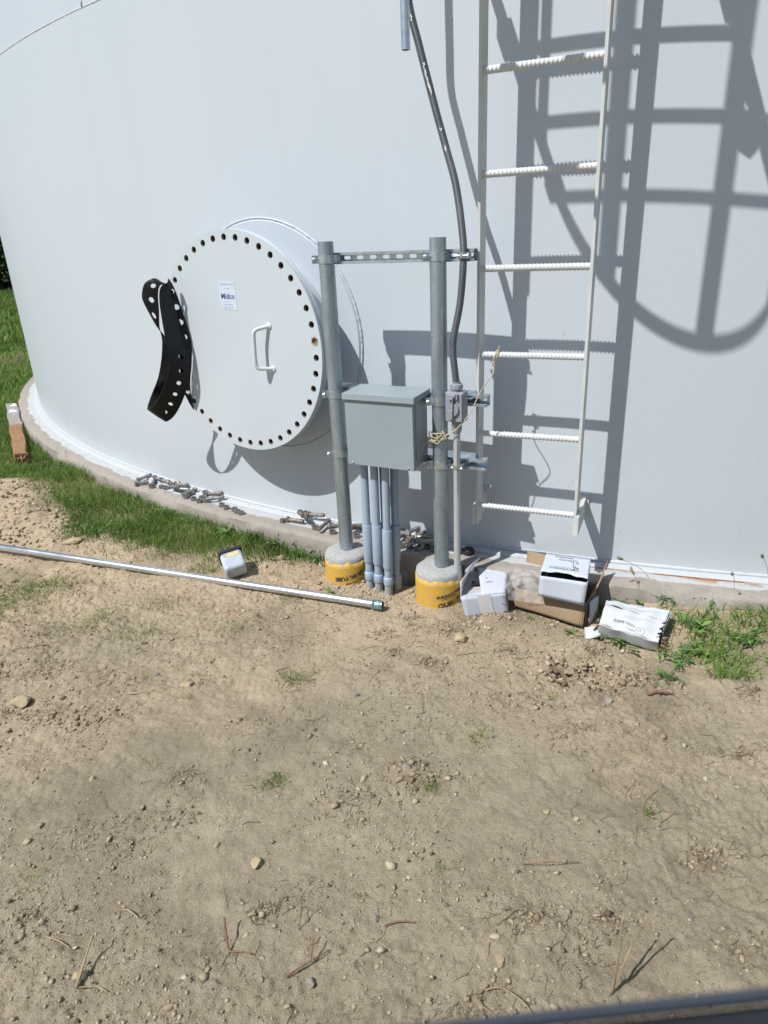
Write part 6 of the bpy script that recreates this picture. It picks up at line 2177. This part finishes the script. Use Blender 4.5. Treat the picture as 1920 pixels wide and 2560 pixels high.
# ------------------------------------------------------------------ dark trees beyond the lawn
def tree(x, y, h, label, seed):
    r = np.random.default_rng(seed)
    z0_ = float(G(x, y))
    p = empty('dark_tree', (x, y, z0_), label, 'tree', 'dark trees beyond the lawn')
    mb = MB()
    mb.add(g_tube([(x, y, z0_ - .2), (x + .05, y, z0_ + h * .4), (x, y + .05, z0_ + h * .9)], [.16, .11, .03], 10))
    for k in range(9):
        a = r.uniform(0, 2 * PI); zz_ = z0_ + h * r.uniform(.1, .8); L = h * .22 * (1 - (zz_ - z0_) / h * .7)
        mb.add(g_tube([(x, y, zz_), (x + L * .6 * math.cos(a), y + L * .6 * math.sin(a), zz_ + .15), (x + L * math.cos(a), y + L * math.sin(a), zz_ + .2)], [.05, .03, .01], 6))
    mb.build('trunk', MT['bark'], p, smooth=True)
    n = 9000
    zz_ = r.uniform(.0, 1, n) ** 1.2
    R_ = h * .26 * (1 - zz_ * .85) * (.75 + .35 * np.sin(zz_ * 31 + seed))
    a = r.uniform(0, 2 * PI, n); q = np.sqrt(r.uniform(.15, 1, n))
    clump = .75 + .35 * np.sin(a * 5 + zz_ * 12 + seed)
    c = np.stack([x + R_ * q * clump * np.cos(a), y + R_ * q * clump * np.sin(a), z0_ + .05 + zz_ * h], 1)
    s = r.uniform(.05, .13, n)[:, None]
    u1 = r.standard_normal((n, 3)); u1 /= np.linalg.norm(u1, axis=1)[:, None]
    u2 = np.cross(u1, r.standard_normal((n, 3))); u2 /= np.linalg.norm(u2, axis=1)[:, None]
    Vl = np.stack([c - u1 * s, c + u2 * s * .5, c + u1 * s, c - u2 * s * .5], 1).reshape(-1, 3) - np.array(p.location)
    Fl = np.arange(n * 4).reshape(n, 4)
    mesh_np('crown', Vl, [Fl], MT['tree'], np.repeat(r.uniform(0, 1, n), 4), parent=p)


for k, (x, y, h, lab) in enumerate(((-12.6, 22.6, 6.5, 'dark evergreen just visible at the far left edge'), (-15.0, 23.0, 7.2, 'dark evergreen left of the first one'), (-17.4, 23.6, 6.4, 'leftmost dark evergreen in the row'),
                                    (-10.9, 23.4, 6.9, 'dark evergreen half behind the tank edge'), (-13.6, 25.2, 7.5, 'tall dark evergreen in the second row'))):
    tree(x, y, h, lab, 50 + k)

# ------------------------------------------------------------------ vehicle door whose sill shows at the bottom right
vd_ = empty('vehicle_door', (.0, .0, .35), 'dark blurred vehicle door sill along the bottom right edge', 'vehicle door')
sa = np.array([.023, .1755]); sb = np.array([.151, .1825]); sd_ = unit(sb - sa); sn_ = np.array([sd_[1], -sd_[0]])
zs_ = CAM_Z - .2945


def SD(t, o, z): q = sa + sd_ * t + sn_ * o; return np.array([q[0], q[1], z])


def sweep_profile(prof_, t0_, t1_):
    V = [SD(t, o, z) for t in (t0_, t1_) for (o, z) in prof_]
    n = len(prof_)
    F = [(k, (k + 1) % n, n + (k + 1) % n, n + k) for k in range(n)] + [tuple(range(n)), tuple(range(2 * n - 1, n - 1, -1))]
    return V, F


skin = [(-.045, .40)]
for k in range(8):
    a = PI * k / 14; skin.append((-.002 + .0 - .010 * math.cos(a) + .012 * (k / 7), zs_ - .012 + .012 * math.sin(a)))
skin += [(.030, zs_ - .004), (.032, .40)]
mb = MB(); mb.add(sweep_profile([(-.05, .40), (-.035, .75), (-.012, zs_ - .05), (-.003, zs_ - .016), (0, zs_ - .008), (.004, zs_ - .003), (.010, zs_ - .0008), (.020, zs_), (.030, zs_ - .004), (.032, .40)], -1.3, 1.3))
mb.build('outer_skin', MT['door'], vd_, smooth=True, auto=30)
mb = MB(); mb.add(sweep_profile([(-.0040, zs_ - .013), (-.0052, zs_ - .008), (-.0046, zs_ - .004), (-.0022, zs_ - .0014), (.0004, zs_ - .0010), (.0012, zs_ - .003), (.0004, zs_ - .006)], -1.3, 1.3))
mb.build('edge_highlight', MT['sillglint'], vd_, smooth=True, auto=50)  # thin paler strip added along the sill to draw its highlight
mb = MB(); mb.add(sweep_profile([(.033, zs_ - .02), (.033, zs_ - .002), (.042, zs_ + .002), (.05, zs_ - .004), (.052, .40), (.033, .40)], -1.3, 1.3))
mb.build('window_seal', MT['seal'], vd_, smooth=True, auto=30)
mb = MB(); mb.add(sweep_profile([(.053, .40), (.053, zs_ - .006), (.06, zs_ - .002), (.10, zs_ - .006), (.115, zs_ - .03), (.11, .40)], -1.3, 1.3))
mb.build('inner_trim', MT['seal'], vd_, smooth=True, auto=30)
